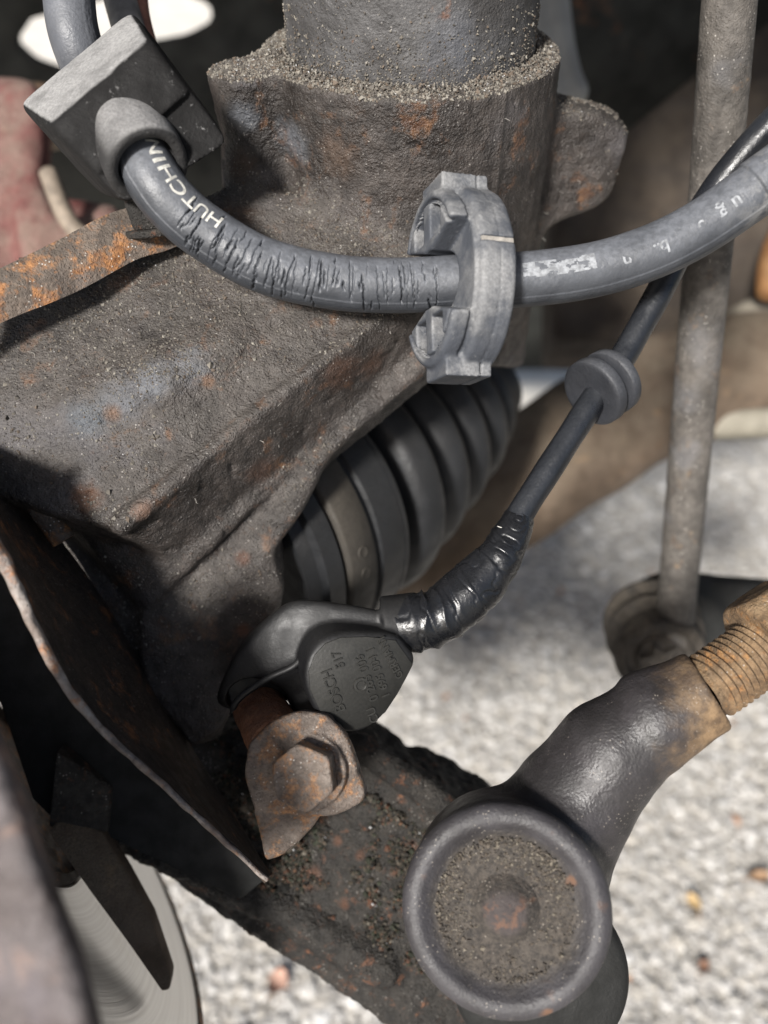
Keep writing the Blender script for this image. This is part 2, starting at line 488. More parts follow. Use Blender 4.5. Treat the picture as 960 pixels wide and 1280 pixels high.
M = {}
KN_O = np.array([6.2, 212, 356.0])
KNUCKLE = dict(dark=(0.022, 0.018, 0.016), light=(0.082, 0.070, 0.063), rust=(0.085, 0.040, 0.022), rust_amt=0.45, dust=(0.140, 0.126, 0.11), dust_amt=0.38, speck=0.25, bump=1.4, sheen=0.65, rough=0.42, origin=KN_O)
M['strut'] = m_iron('painted_steel_worn', (0.050, 0.047, 0.046), (0.105, 0.103, 0.104), rust_amt=0.12, dust_amt=0.35, speck=0.2, rough=0.58, bump=0.8, sheen=0.5)
M['tierod'] = m_iron('forged_steel_blue', (0.040, 0.038, 0.041), (0.080, 0.077, 0.083), rust_amt=0.05, rust=(0.14, 0.06, 0.03), dust_amt=0.12, speck=0.35, rough=0.42, bump=0.55, sheen=0.7, spots=0.0)
M['tan_rust'] = m_iron('tan_rusty_steel', (0.10, 0.062, 0.033), (0.25, 0.160, 0.085), rust=(0.19, 0.085, 0.03), rust_amt=0.6, dust=(0.34, 0.25, 0.15), dust_amt=0.4, speck=0.25, rough=0.75, bump=0.9, big=150, sheen=0.15)
M['flange'] = m_iron('rusty_bolt_steel', (0.095, 0.072, 0.058), (0.19, 0.152, 0.125), rust=(0.19, 0.085, 0.035), rust_amt=1.0, dust_amt=0.2, speck=0.4, rough=0.55, bump=0.9, big=170, sheen=0.15)
M['orange_rust'] = m_iron('orange_rusty_steel', (0.20, 0.082, 0.042), (0.30, 0.14, 0.075), rust=(0.22, 0.075, 0.025), rust_amt=0.6, dust_amt=0.2, speck=0.3, rough=0.8, big=170, sheen=0.1)
M['strip'] = m_iron('rusty_sheet_strip', (0.075, 0.06, 0.05), (0.16, 0.125, 0.10), rust=(0.21, 0.085, 0.03), rust_amt=1.1, dust=(0.22, 0.18, 0.14), dust_amt=0.25, speck=0.5, rough=0.75, big=120)
M['shield'] = m_iron('rusty_sheet_steel', (0.030, 0.020, 0.014), (0.062, 0.040, 0.027), rust=(0.16, 0.06, 0.024), rust_amt=0.55, dust_amt=0.05, speck=0.2, rough=0.8, big=70, sheen=0.1)
M['edge'] = m_iron('lit_steel_edge', (0.20, 0.155, 0.13), (0.42, 0.38, 0.35), rust=(0.26, 0.11, 0.05), rust_amt=0.7, dust_amt=0.1, rough=0.6, big=140)
M['arm'] = m_iron('oily_iron', (0.011, 0.010, 0.009), (0.032, 0.028, 0.024), rust=(0.12, 0.045, 0.022), rust_amt=0.5, dust=(0.10, 0.09, 0.075), dust_amt=0.35, speck=0.35, rough=0.72, bump=1.8, big=110, sheen=0.05)
M['link'] = m_iron('link_rod_steel', (0.058, 0.052, 0.046), (0.130, 0.117, 0.104), rust=(0.12, 0.075, 0.05), rust_amt=0.2, dust=(0.26, 0.23, 0.19), dust_amt=0.55, speck=0.4, rough=0.7, bump=0.9, big=80, sheen=0.5)
M['beam'] = m_iron('brown_dirty_beam', (0.085, 0.058, 0.038), (0.155, 0.112, 0.078), rust=(0.15, 0.08, 0.04), rust_amt=0.3, dust=(0.22, 0.18, 0.13), dust_amt=0.6, speck=0.0, rough=0.9, big=22, sheen=0.1)
M['bush'] = m_iron('dusty_brown_rubber', (0.022, 0.019, 0.016), (0.058, 0.049, 0.040), rust=(0.15, 0.09, 0.05), rust_amt=0.2, dust=(0.16, 0.135, 0.105), dust_amt=0.6, speck=0.1, rough=0.85, big=60, sheen=0.1)
M['hose'] = m_rubber('hose_rubber', (0.090, 0.095, 0.108), dust=(0.20, 0.208, 0.228), dust_amt=0.7, rough=0.45, lo=0.1, hi=0.95)
M['block'] = m_rubber('block_rubber', (0.010, 0.0095, 0.0095), dust=(0.36, 0.355, 0.35), dust_amt=0.95, spec=0.25, rough=0.75, bump=1.3, lo=0.62, hi=0.80, side=unit(V(-0.6, 0.75, -0.25)))
M['boot'] = m_rubber('collar_rubber', (0.030, 0.029, 0.029), dust=(0.27, 0.265, 0.262), dust_amt=0.9, rough=0.72, bump=1.6, lo=0.3, hi=0.85)
M['ring'] = m_rubber('ring_rubber', (0.060, 0.066, 0.079), dust=(0.29, 0.29, 0.29), dust_amt=0.75, rough=0.6, lo=-0.2, hi=0.6, patch=0.05)
M['plastic'] = m_rubber('sensor_plastic', (0.006, 0.006, 0.007), dust=(0.050, 0.049, 0.047), dust_amt=0.4, bump=0.35, rough=0.5, lo=0.2, hi=1.0, spec=0.35)
M['label'] = m_rubber('sensor_face_plastic', (0.012, 0.012, 0.011), dust=(0.050, 0.048, 0.042), dust_amt=0.6, rough=0.5, lo=0.1, hi=0.9, bump=0.4)
M['tape'] = m_rubber('tape_vinyl', (0.007, 0.0075, 0.009), dust=(0.08, 0.082, 0.09), dust_amt=0.12, rough=0.27, bump=0.7, spec=0.6)
M['cable'] = m_rubber('cable_sheath', (0.007, 0.008, 0.011), dust=(0.11, 0.118, 0.13), dust_amt=0.2, rough=0.33, bump=0.6, spec=0.55)
M['grommet'] = m_rubber('grommet_rubber', (0.030, 0.032, 0.038), dust=(0.12, 0.124, 0.135), dust_amt=0.55, rough=0.55)
M['cvboot'] = m_rubber('bellows_rubber', (0.017, 0.018, 0.020), dust=(0.075, 0.070, 0.064), dust_amt=0.4, rough=0.48, lo=0.2, hi=1.0)
M['band'] = m_rubber('clamp_band_dusty', (0.032, 0.029, 0.025), dust=(0.085, 0.073, 0.058), dust_amt=0.7, rough=0.7, lo=-0.2, hi=0.8)
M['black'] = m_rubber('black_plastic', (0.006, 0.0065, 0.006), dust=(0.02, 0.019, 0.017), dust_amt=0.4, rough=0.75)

def m_tint(name, rough=0.85, spec=0.3, bump=0.0, scale=1.0):
    n = NT(name); c = n.attr('tint')
    c = n.mix(n.ramp(n.noise(900 * scale, 3), 0.3, 0.7, 0, 0.45), c, n.mix(1.0, c, (0.55, 0.55, 0.55), 'MULTIPLY'))
    b = n.bump(n.noise(1500 * scale, 3), 0.0003, 0.6) if bump else None
    return n.done(c, rough, b, spec=spec)
M['grit'] = m_tint('road_grit', 0.8, 0.35)
M['pebble'] = m_tint('pebbles', 0.8, 0.3, 1.0, 0.4)

def m_plain(name, col, rough=0.6, var=0.3, scale=200, metal=0.0, bump=0.0, spec=0.5):
    n = NT(name)
    c = n.mix(n.ramp(n.noise(scale, 5, 0.6), 0.3, 0.7), tuple(x * (1 - var) for x in col), tuple(min(1, x * (1 + var)) for x in col))
    b = n.bump(n.noise(scale * 6, 4), 0.0004 * bump, 0.7) if bump else None
    return n.done(c, rough, b, metal=metal, spec=spec)

# ------------------------------------------------------------------ the setting
def ground_material():
    n = NT('asphalt')
    c = n.mix(n.ramp(n.noise(14, 6, 0.6), 0.3, 0.7), (0.30, 0.275, 0.24), (0.42, 0.395, 0.35))
    v = n.t.nodes.new('ShaderNodeTexVoronoi'); n.put(v.inputs['Vector'], n.co); v.inputs['Scale'].default_value = 130
    sc = n.t.nodes.new('ShaderNodeSeparateColor'); n.put(sc.inputs[0], v.outputs['Color'])
    c = n.mix(n.ramp(sc.outputs[0], 0.2, 1.0, 0, 0.55), c, (0.52, 0.50, 0.47))
    c = n.mix(n.ramp(v.outputs['Distance'], 0.35, 0.75, 0, 0.6), c, (0.16, 0.15, 0.135))
    c = n.mix(n.ramp(n.noise(5, 3), 0.62, 0.72, 0, 0.35), c, (0.22, 0.15, 0.10))
    b = n.bump(n.ramp(v.outputs['Distance'], 0, 0.7, 1, 0), 0.003, 0.8)
    return n.done(c, 0.85, b, spec=0.25)
def flat_sheet(x0, x1, y0, y1, z):
    return np.array([(x0, y0, z), (x1, y0, z), (x1, y1, z), (x0, y1, z)], float), [(0, 1, 2, 3)]
part('ground', flat_sheet(-20000, 20000, -20000, 20000, 0), ground_material(), kind='structure', at=(0, 0, 0), smooth=False)
part('pale_far_ground', flat_sheet(-4000, 4000, 645, 3200, 4), m_plain('overexposed_ground_tone', (0.66, 0.62, 0.55), 0.85, 0.12, 20, bump=2),
     kind='structure', at=(0, 700, 4), smooth=False)  # far ground coloured pale, its sunlit overexposure put into the colour
# loose stones of the tarmac, only where the camera or a step to the side could see them
N_ST = 60000
gx = RNG.uniform(-360, 430, N_ST); gy = RNG.uniform(60, 642, N_ST)
sz = RNG.gamma(3.2, 0.50, N_ST) + 0.6
pc = 1.1 * np.array([0.985, 1.0, 1.03]) * palette(N_ST, [(0.42, 0.395, 0.355), (0.48, 0.455, 0.415), (0.36, 0.34, 0.305), (0.44, 0.405, 0.35), (0.39, 0.37, 0.34), (0.53, 0.505, 0.465), (0.37, 0.345, 0.31)], 0.10)
wh = RNG.random(N_ST) < 0.02; pc[wh] = RNG.uniform(0.62, 0.78, (wh.sum(), 1)) * np.array([1, 0.98, 0.94])
br = RNG.random(N_ST) < 0.003; pc[br] = np.array([0.33, 0.19, 0.12])
g, pcc = grains(np.c_[gx, gy, sz * 0.22], sz, pc, flat=0.55, base='ico')
o = part('loose_stones', g, M['pebble'], kind='stuff', colors=pcc, smooth=False, at=(0, 300, 0))
o['label'] = 'pale loose stones and aggregate over the sunlit tarmac'

def leaf(px, py, ln, wd, rz, curl, col, label):
    rel = np.array([0, 0, CAM_Z]); d0 = P(px, py, 1.0) - rel; c = rel + d0 * ((CAM_Z - 3.5) / -d0[2])
    nu, nv = 9, 5; v = []
    for i in range(nu):
        u = i / (nu - 1); w = wd * math.sin(math.pi * min(1, u * 0.94 + 0.03)) ** 0.8
        for j in range(nv):
            s = j / (nv - 1) * 2 - 1
            v.append(((u - 0.5) * ln, s * w * 0.5, curl * (s * s * 1.6 + (u - 0.5) ** 2 * 5) + 0.3))
    v = np.array(v); R = np.array([(math.cos(rz), -math.sin(rz), 0), (math.sin(rz), math.cos(rz), 0), (0, 0, 1)])
    v = v @ R.T
    f = np.array([(i * nv + j, (i + 1) * nv + j, (i + 1) * nv + j + 1, i * nv + j + 1) for i in range(nu - 1) for j in range(nv - 1)])
    k = len(v); f = np.vstack([f, f[:, ::-1] + k]); v = np.vstack([v, v - (0, 0, 0.35)])
    lf = thing('dry_leaf', label, 'leaf', c, 'dry leaves on the tarmac')
    part('blade', (v + c, f), m_plain('dry_leaf', col, 0.7, 0.25, 300, bump=1), lf)
    a = c + R @ np.array([-ln * 0.47, 0, 1.0]); b = c + R @ np.array([-ln * 0.75, wd * 0.15, 1.4])
    cc, ss = path([a, (a + b) / 2 + (0, 0, 0.3), b], 1.0)
    part('stalk', tube(cc, ss, 0.45, 6), m_plain('leaf_stalk', (0.25, 0.13, 0.05), 0.8), lf)
leaf(866, 1130, 11, 8, 1.9, 1.2, (0.42, 0.30, 0.15), 'small yellow dry leaf on tarmac right of the round ball joint cap')
leaf(348, 1228, 13, 11, 1.2, 1.5, (0.40, 0.25, 0.19), 'pinkish dry leaf on bright tarmac below the greasy lower arm')
leaf(948, 1097, 14, 7, 0.2, 1.0, (0.30, 0.19, 0.11), 'brown dry leaf on tarmac at the right edge of the photo')
leaf(878, 1210, 8, 6, 0.8, 1.2, (0.20, 0.11, 0.07), 'tiny dark brown dry leaf lowest on the tarmac at right')

# ---- dark inside of the wheel arch, with the opening at its upper left where the pale far ground shows
LN = unit((0.12, -1, 0.0))
def on_wall(px, py, y):
    d = P(px, py, 1.0) - CAMP; return CAMP + d * (y / d[1])
hole = [(20, 52), (38, 24), (90, 10), (150, -6), (215, -12), (262, 4), (266, 26), (235, 44), (170, 56), (110, 96), (78, 86), (44, 74)]
hp = [on_wall(x, y, 560) for x, y in hole]
hc = np.mean(hp, axis=0)
outer = []
X0, X1, Z0, Z1 = -560, 620, 104, 760
for p in hp:
    d = p - hc; s = min((X1 - hc[0]) / d[0] if d[0] > 0 else (X0 - hc[0]) / d[0] if d[0] < 0 else 1e9,
                        (Z1 - hc[2]) / d[2] if d[2] > 0 else (Z0 - hc[2]) / d[2] if d[2] < 0 else 1e9)
    outer.append(hc + d * s)
cs = [np.array((X0, 560, Z0)), np.array((X1, 560, Z0)), np.array((X1, 560, Z1)), np.array((X0, 560, Z1))]
ring = [(math.atan2(p[2] - hc[2], p[0] - hc[0]), p) for p in outer + cs]
ring.sort(key=lambda t: t[0]); out_pts = [p for _, p in ring]
hin = sorted([(math.atan2(p[2] - hc[2], p[0] - hc[0]), p) for p in hp], key=lambda t: t[0])
angs = np.linspace(-math.pi, math.pi, 97)[:-1]
def ray_poly(pts, a):
    d = np.array([math.cos(a), math.sin(a)]); best = None
    for p, q in zip(pts, pts[1:] + pts[:1]):
        p2 = np.array([p[0] - hc[0], p[2] - hc[2]]); e = np.array([q[0] - p[0], q[2] - p[2]])
        den = d[0] * e[1] - d[1] * e[0]
        if abs(den) < 1e-9: continue
        t = (p2[0] * e[1] - p2[1] * e[0]) / den; u = (p2[0] * d[1] - p2[1] * d[0]) / den
        if t > 0 and -1e-6 <= u <= 1 + 1e-6: best = t if best is None else max(best, t)
    return hc + np.array([d[0], 0, d[1]]) * best
inner_l = [ray_poly([p for _, p in hin], a) for a in angs]; outer_l = [ray_poly(out_pts, a) for a in angs]
nA = len(angs); wv, wf = [], []
for k in range(13):
    t = (k / 12) ** 1.6
    for a, b in zip(inner_l, outer_l):
        p = a + (b - a) * t; p = p + np.array([0, 14 * math.sin(p[0] * 0.012) + 9 * math.sin(p[2] * 0.03 + 1), 0]) * min(1, t * 4)
        wv.append(p)
wf = [(k * nA + j, k * nA + (j + 1) % nA, (k + 1) * nA + (j + 1) % nA, (k + 1) * nA + j) for k in range(12) for j in range(nA)]
wv = np.array(wv); kk = len(wv); back = wv + (0, 4, 0)
wf2 = wf + [tuple(i + kk for i in q[::-1]) for q in wf]
for j in range(nA):
    j1 = (j + 1) % nA
    wf2.append((j1, j, j + kk, j1 + kk)); wf2.append((12 * nA + j, 12 * nA + j1, 12 * nA + j1 + kk, 12 * nA + j + kk))
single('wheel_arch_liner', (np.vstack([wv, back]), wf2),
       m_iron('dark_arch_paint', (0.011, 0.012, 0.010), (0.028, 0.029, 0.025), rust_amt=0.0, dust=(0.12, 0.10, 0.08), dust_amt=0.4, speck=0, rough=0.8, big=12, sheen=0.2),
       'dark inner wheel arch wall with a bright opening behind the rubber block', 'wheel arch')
# unseen roof of the arch, its extent shaped to shade the background
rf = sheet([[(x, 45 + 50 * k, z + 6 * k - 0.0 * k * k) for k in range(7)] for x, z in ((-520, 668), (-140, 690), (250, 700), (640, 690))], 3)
single('wing_shade_panel', rf, M['black'], 'unseen dark front wing, shaped to shade the parts behind the suspension', 'car wing', smooth=True)

# brown side panel (chassis leg) rising to the right, its top edge running up to the right
leg = [P(775, 168, 430), P(885, 78, 430), P(1100, -70, 430), P(1100, 300, 430), P(1000, 425, 430), P(690, 425, 430), P(690, 240, 430), P(735, 205, 430)]
single('chassis_leg', bevel(slab(leg, V(0.1, -0.1, 1) * 60), 4, 3), M['beam'] if False else
       m_iron('brown_chassis_paint', (0.024, 0.018, 0.014), (0.050, 0.038, 0.030), rust_amt=0.3, rust=(0.10, 0.055, 0.03), dust=(0.14, 0.11, 0.08), dust_amt=0.6, speck=0, rough=0.85, big=16, sheen=0.1),
       'dark brown chassis leg behind the link rod, its top edge sloping up right', 'chassis leg', sharp=35)

# curved brown cross beam low behind the axle bellows
cp, cs_ = path([P(440, 690, 398), P(560, 652, 394), P(640, 606, 393), (P(720, 555, 395)), P(800, 508, 400), P(900, 470, 408), P(1050, 455, 415)], 3)
cd = np.array([0, 0, 1.0])
def beam_r(s, t): return 26 * (1 - 0.16 * np.cos(2 * t)) + 0.7 * np.sin(s * 0.13 + 2 * t)
single('cross_beam', tube(cp, cs_, beam_r, 40), M['beam'], 'curved dirty brown cross beam below the hose, behind the axle bellows', 'cross beam')

# grey bracket hanging behind the strut
gb = [P(672, -60, 330), P(690, 40, 332), P(703, 90, 333), P(712, 122, 334), P(716, 140, 334)]
cp, cs_ = path(gb, 2)
def gb_r(s, t):
    k = np.clip(s / 66, 0, 1); e = np.clip((s[-1, 0] - s) / 5, 0.0, 1) ** 0.5
    return (12.5 - 6.5 * k ** 0.7 + 1.6 * np.exp(-((k - 0.9) / 0.09) ** 2)) * np.sqrt((0.55 * np.cos(t)) ** 2 + np.sin(t) ** 2) * e
single('grey_bracket', tube(cp, cs_, gb_r, 32), m_plain('grey_dull_metal', (0.26, 0.26, 0.25), 0.7, 0.15, 60, bump=1),
       'dull grey tapering bracket hanging just right of the strut top', 'bracket')

# things far right behind the link rod
cp, cs_ = path([P(1000, 255, 390), P(974, 310, 385), P(966, 350, 383), P(968, 378, 383)], 1.5)
single('rusty_hook', tube(cp, cs_, lambda s, t: 7.5 * np.clip((s[-1, 0] - s) / 4, 0.02, 1) ** 0.5, 24), m_iron('orange_paint_rust', (0.17, 0.075, 0.025), (0.36, 0.19, 0.07), rust=(0.30, 0.11, 0.03), rust_amt=0.6, dust_amt=0.3, speck=0, big=60, sheen=0),
       'orange rusty hook end at the right edge, under the brake hose', 'hook')
eng = thing('engine_mount', 'pale beige cast engine mount behind the link rod at right edge', 'engine mount', P(940, 470, 420))
part('upper_casting', bevel(slab([P(906, 405, 400), P(930, 372, 400), P(1080, 350, 400), P(1080, 478, 400), P(900, 486, 400)], V(0, 0, 1) * 60), 6, 3),
     m_iron('beige_cast', (0.20, 0.17, 0.13), (0.36, 0.32, 0.25), rust_amt=0.1, dust=(0.4, 0.36, 0.29), dust_amt=0.5, speck=0, big=40, bump=2, sheen=0.1), eng, sharp=40)
part('lower_casting', bevel(slab([P(893, 512, 388), P(1080, 500, 388), P(1080, 540, 388), P(893, 546, 388)], V(0, 0, 1) * 30), 5, 3),
     m_iron('beige_cast_smooth', (0.24, 0.22, 0.17), (0.34, 0.31, 0.25), rust_amt=0.0, dust=(0.4, 0.36, 0.29), dust_amt=0.5, speck=0, big=20, bump=1, sheen=0.1), eng, sharp=40)

# faded red brake caliper seen under the rubber block, behind the strip
cal = thing('brake_caliper', 'faded red brake caliper half hidden behind the rusty strip and rubber block', 'brake caliper', P(50, 300, 300))
f = union([sd_hull(PP([(-60, 100, 300), (40, 96, 296), (60, 150, 292), (40, 330, 285), (-60, 360, 285), (-60, 100, 360), (60, 130, 350), (60, 330, 340), (-60, 360, 340)]), 2.5),
           sd_hull(PP([(20, 250, 285), (150, 262, 287), (160, 300, 285), (60, 350, 280), (20, 350, 280), (20, 250, 330), (150, 262, 330), (140, 330, 330), (20, 350, 330)]), 2.5)], 10)
f = cut(f, sd_cone(P(62, 168, 288), P(92, 245, 288), 9, 7), 5)
f = cut(f, sd_cone(P(-10, 255, 284), P(12, 330, 284), 5, 5), 3)
cv, cq = surface(f, P(-20, 230, 320) - 75, P(60, 230, 320) + 75, 2.2)
cv = cv + vnormals(cv, cq) * (fbm(cv, 18, 3, 5) * 1.2)[:, None]
part('caliper_body', (cv, cq), m_iron('red_paint_dirty', (0.15, 0.040, 0.036), (0.25, 0.115, 0.10), rust=(0.12, 0.055, 0.035), rust_amt=0.5, dust=(0.28, 0.21, 0.17), dust_amt=0.8, speck=0.1, rough=0.6, big=34, bump=1.6, sheen=0.1), cal)
part('bleed_pipe', tube(*path([P(60, 215, 280), P(82, 270, 277), P(108, 298, 275), P(140, 306, 275)], 1.5), 3.2, 16), m_plain('dirty_pipe', (0.22, 0.18, 0.14), 0.6), cal)
0 and part('dust_cap', lathe(P(78, 248, 283), V(0.3, 0.3, -1), [(0, 5), (5, 5), (7, 4), (8, 2)], 24), m_plain('faded_red_cap', (0.24, 0.085, 0.065), 0.6), cal, sharp=50)
part('carrier_lug', bevel(slab([P(-50, 92, 330), P(60, 98, 330), P(70, 128, 330), P(-50, 150, 330)], V(0, 0, 1) * 40), 4, 3), m_iron('brown_carrier', (0.13, 0.09, 0.055), (0.24, 0.18, 0.12), rust_amt=0.5, dust_amt=0.5, speck=0.1, big=60), cal, sharp=40)

# ------------------------------------------------------------------ steering knuckle (one casting)
AX = np.array([6.2, 212.0, 0.0])                 # the strut's axis (upright)
ZT = 443.5                                       # top of the clamp collar
def axp(x, y, z): return np.array([x, y, z], float)
def onA(px, py, lift=0.0):                       # a place on the sloping upper face of the arm
    d = P(px, py, 1.0) - CAMP
    # z = 378 + 0.65 (y - 120) + lift
    t = (CAM_Z - 378 + 78 - lift) / (0.65 * d[1] - d[2]); return CAMP + d * t
col_f = sd_cyl((6.2, 212, 356), (6.2, 212, ZT), 37.0, 35.2, 1.0)
lobe = sd_cyl((-30, 197, 409), (-31, 198, ZT - 0.4), 6.2, 8.6, 1.2)
lobe_low = sd_hull([(-40, 186, 405), (-24, 186, 408), (-24, 215, 412), (-40, 212, 408), (-38, 190, 424), (-26, 192, 428), (-26, 212, 428), (-38, 210, 424)], 1.5)
ear = sd_hull([(40, 204, 402), (60, 206, 409), (62.5, 208, 424), (55, 207, 430), (40, 205, 430), (40, 226, 402), (60, 226, 409), (62, 226, 424), (40, 226, 430)], 1.2)
back_n = V(0.10, 0.25, 1.0)
topA = [onA(-60, 372), onA(-60, 600), onA(60, 640), onA(152, 662), onA(215, 608), onA(270, 563), onA(340, 503), onA(400, 457), onA(470, 400), onA(545, 360), onA(560, 290), onA(300, 235), onA(60, 300)]
topA += [onA(-30, 530, 3.5), onA(100, 508, 4.6), onA(200, 472, 5.0), onA(285, 432, 4.0), onA(370, 400, 2.0)]
botA = [p + back_n * 26 for p in topA]
botA = [p + V(0.36, -0.40, 1.0) * 26 for p in topA]
armA = sd_hull(topA + botA, 0.8)
def dC(px, py): return 191.5 + (py - 530) * 0.012
Cback = V(0.05, 0.35, 1) * 14
def slabC(pts):
    o = [P(x, y, dC(x, y)) for x, y in pts]; return sd_hull(o + [p + Cback for p in o], 0.9)
c1 = slabC([(140, 640), (300, 520), (560, 400), (545, 452), (440, 532), (405, 575)])
c2 = slabC([(140, 640), (300, 540), (407, 570), (377, 640), (336, 696), (200, 800)])
c3 = slabC([(190, 660), (330, 660), (338, 692), (352, 742), (318, 830), (280, 905), (240, 930), (180, 850)])
web = union([c1, c2, c3], 2.2)
hub = sd_hull(PP([(-80, 480, 196), (60, 570, 190), (160, 650, 190), (215, 800, 196), (285, 920, 196), (300, 985, 198), (235, 1020, 205), (90, 860, 205), (-80, 700, 205),
                  (-80, 480, 230), (160, 650, 225), (285, 920, 225), (300, 985, 226), (235, 1020, 230), (-80, 700, 235)]), 3)
swell = union([sd_cone(onA(115, 512, 0), onA(205, 476, 1.2), 4.0, 5.0), sd_cone(onA(205, 476, 1.2), onA(285, 438, 0), 5.0, 3.8)], 2)
lip = union([sd_cone(onA(152, 656, 0.3), onA(213, 605, 0.6), 2.3, 1.7), sd_cone(onA(213, 605, 0.6), onA(340, 503, 1.0), 1.7, 1.5), sd_cone(onA(340, 503, 1.0), onA(480, 394, 0.8), 1.5, 1.2)], 0.5)
knuck = union([col_f, lobe, lobe_low, ear], 5.0)
fillA = sd_hull([p + V(0.3, -0.2, 1.0) * 15 for p in (onA(20, 620), onA(152, 655), onA(260, 590), onA(420, 470))] + [P(190, 760, 190), P(320, 640, 188), P(150, 700, 190), P(60, 640, 192), P(190, 760, 205), P(60, 640, 205), P(420, 520, 200)], 1.2)
body = union([union([union([armA, swell], 6), lip], 1.6), fillA], 1.5)
def knuckle_f(p):
    d = smin(knuck(p), body(p), 7.0)
    d = smin(d, smin(web(p), hub(p), 6), 1.6)
    return d
bore = sd_cyl((6.2, 212, ZT - 14), (6.2, 212, ZT + 20), 29.3, 29.3, 0.2)
boot_room = sd_hull([P(560, 470, 198), P(380, 660, 200), P(345, 720, 198), P(360, 770, 200), P(640, 740, 200), P(720, 520, 200), P(640, 470, 200),
                     P(500, 430, 300), P(330, 660, 300), P(345, 770, 300), P(700, 760, 300), P(760, 470, 300)], 2.0)
kf = cut(cut(knuckle_f, bore, 0.6), boot_room, 2.5)
kv, kq = surface(kf, (-112, 92, 318), (68, 250, 446), 0.8)
kn = vnormals(kv, kq)
amp = 0.42 * fbm(kv, 6.0, 4, 3) + 0.34 * np.abs(fbm(kv, 2.4, 2, 21)) + 0.65 * fbm(kv, 16, 2, 9) - 0.35 * np.clip(fbm(kv, 3.4, 2, 33) - 0.12, 0, 1)
topz = np.clip((kv[:, 2] - ZT + 1.5) / 1.0, 0, 1)
mould = 0.55 * np.exp(-((kv[:, 0] - 25.2 - 0.25 * noise(kv, 9, 4)) / 0.55) ** 2) * (kv[:, 1] < 196) * (kv[:, 2] > 412)
pit = -0.9 * np.clip(noise(kv, 3.1, 77) - 0.62, 0, 1) / 0.38
kv = kv + kn * (amp * (1 - 0.5 * topz) + mould + pit)[:, None]
knu = thing('steering_knuckle', 'big rough dark cast iron steering knuckle clamped round the strut', 'steering knuckle', (6.2, 212, 356))
BLU = (0.16, 0.17, 0.19); ORA = (0.17, 0.092, 0.052); BRN = (0.075, 0.045, 0.028)  # BLU puts worn highlights, BRN the shade by the lobe into the colour
def near(px, py):                                 # the casting's own surface point seen at this place
    rel = kv - CAMP; f = rel @ FWD; e = np.hypot(480 + rel[:, 0] / f * F_PX - px, 640 - (rel @ V(0, 1, 0)) / f * F_PX - py)
    i = np.where(e < 6)[0]; return kv[i[np.argmin(f[i])]]
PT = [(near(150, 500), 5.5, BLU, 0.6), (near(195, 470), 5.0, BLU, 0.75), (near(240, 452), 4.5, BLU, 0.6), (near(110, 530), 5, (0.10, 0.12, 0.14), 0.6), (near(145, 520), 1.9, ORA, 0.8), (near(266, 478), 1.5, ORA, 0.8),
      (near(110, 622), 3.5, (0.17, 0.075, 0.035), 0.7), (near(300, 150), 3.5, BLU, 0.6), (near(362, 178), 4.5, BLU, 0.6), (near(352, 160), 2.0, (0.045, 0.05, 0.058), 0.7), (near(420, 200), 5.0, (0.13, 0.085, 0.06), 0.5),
      (near(300, 215), 4.0, BRN, 0.8), (near(300, 265), 5.0, BRN, 0.7), (near(430, 470), 5.0, (0.095, 0.045, 0.026), 0.6), (near(330, 590), 4.0, (0.085, 0.042, 0.026), 0.6), (near(180, 640), 2.5, (0.22, 0.13, 0.09), 0.7), (near(470, 460), 4, (0.10, 0.05, 0.03), 0.5),  # brown under the ridge is rust and its shade put into the colour
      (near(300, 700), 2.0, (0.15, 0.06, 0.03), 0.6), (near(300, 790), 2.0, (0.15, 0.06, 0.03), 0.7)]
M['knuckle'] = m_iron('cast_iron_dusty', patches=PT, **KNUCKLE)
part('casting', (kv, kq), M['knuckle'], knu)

# ---- road grit lying on the casting, thickest on the collar's top and the flat of the arm
kn2 = np.cross(kv[kq[:, 2]] - kv[kq[:, 0]], kv[kq[:, 3]] - kv[kq[:, 1]])
def m_top(c, n): return (c[:, 2] > ZT - 1.2) * (n[:, 2] > 0.5) * (0.25 + np.clip(fbm(c, 7, 2, 40) + 0.45, 0, 2))
def m_arm(c, n):
    rel = c - CAMP; f = rel @ FWD; px = 480 + rel[:, 0] / f * F_PX
    return (n[:, 2] > 0.35) * (c[:, 2] < ZT - 3) * np.clip(fbm(c, 13, 3, 61) + 0.12 + 0.5 * (c[:, 2] > 398), 0, 2)
GRIT = [(0.165, 0.148, 0.125), (0.12, 0.108, 0.094), (0.21, 0.19, 0.16), (0.09, 0.08, 0.07), (0.27, 0.25, 0.215), (0.14, 0.11, 0.085)]
p1, _ = pick_on(kv, kq, 15000, m_top)
rad = np.hypot(p1[:, 0] - AX[0], p1[:, 1] - AX[1])
p1 = p1 + np.array([0, 0, 1.0]) * (RNG.random((len(p1), 1)) ** 2 * np.clip((36 - rad) / 7, 0, 1)[:, None] * 1.6)
s1 = RNG.gamma(2.0, 0.075, len(p1)) + 0.10
p2, _ = pick_on(kv, kq, 13000, m_arm); s2 = RNG.gamma(2.2, 0.065, len(p2)) + 0.12
c1_ = palette(len(p1), GRIT); w = (RNG.random(len(c1_)) < 0.04) & (s1 < 0.26); c1_[w] = RNG.uniform(0.4, 0.6, (w.sum(), 1))
c2_ = palette(len(p2), GRIT) * 0.8; w = (RNG.random(len(c2_)) < 0.015) & (s2 < 0.24); c2_[w] = RNG.uniform(0.4, 0.65, (w.sum(), 1))
g, gc = grains(np.vstack([p1, p2]), np.r_[s1, s2], np.vstack([c1_, c2_]))
part('grit', g, M['grit'], knu, smooth=False, kind='stuff', colors=gc)
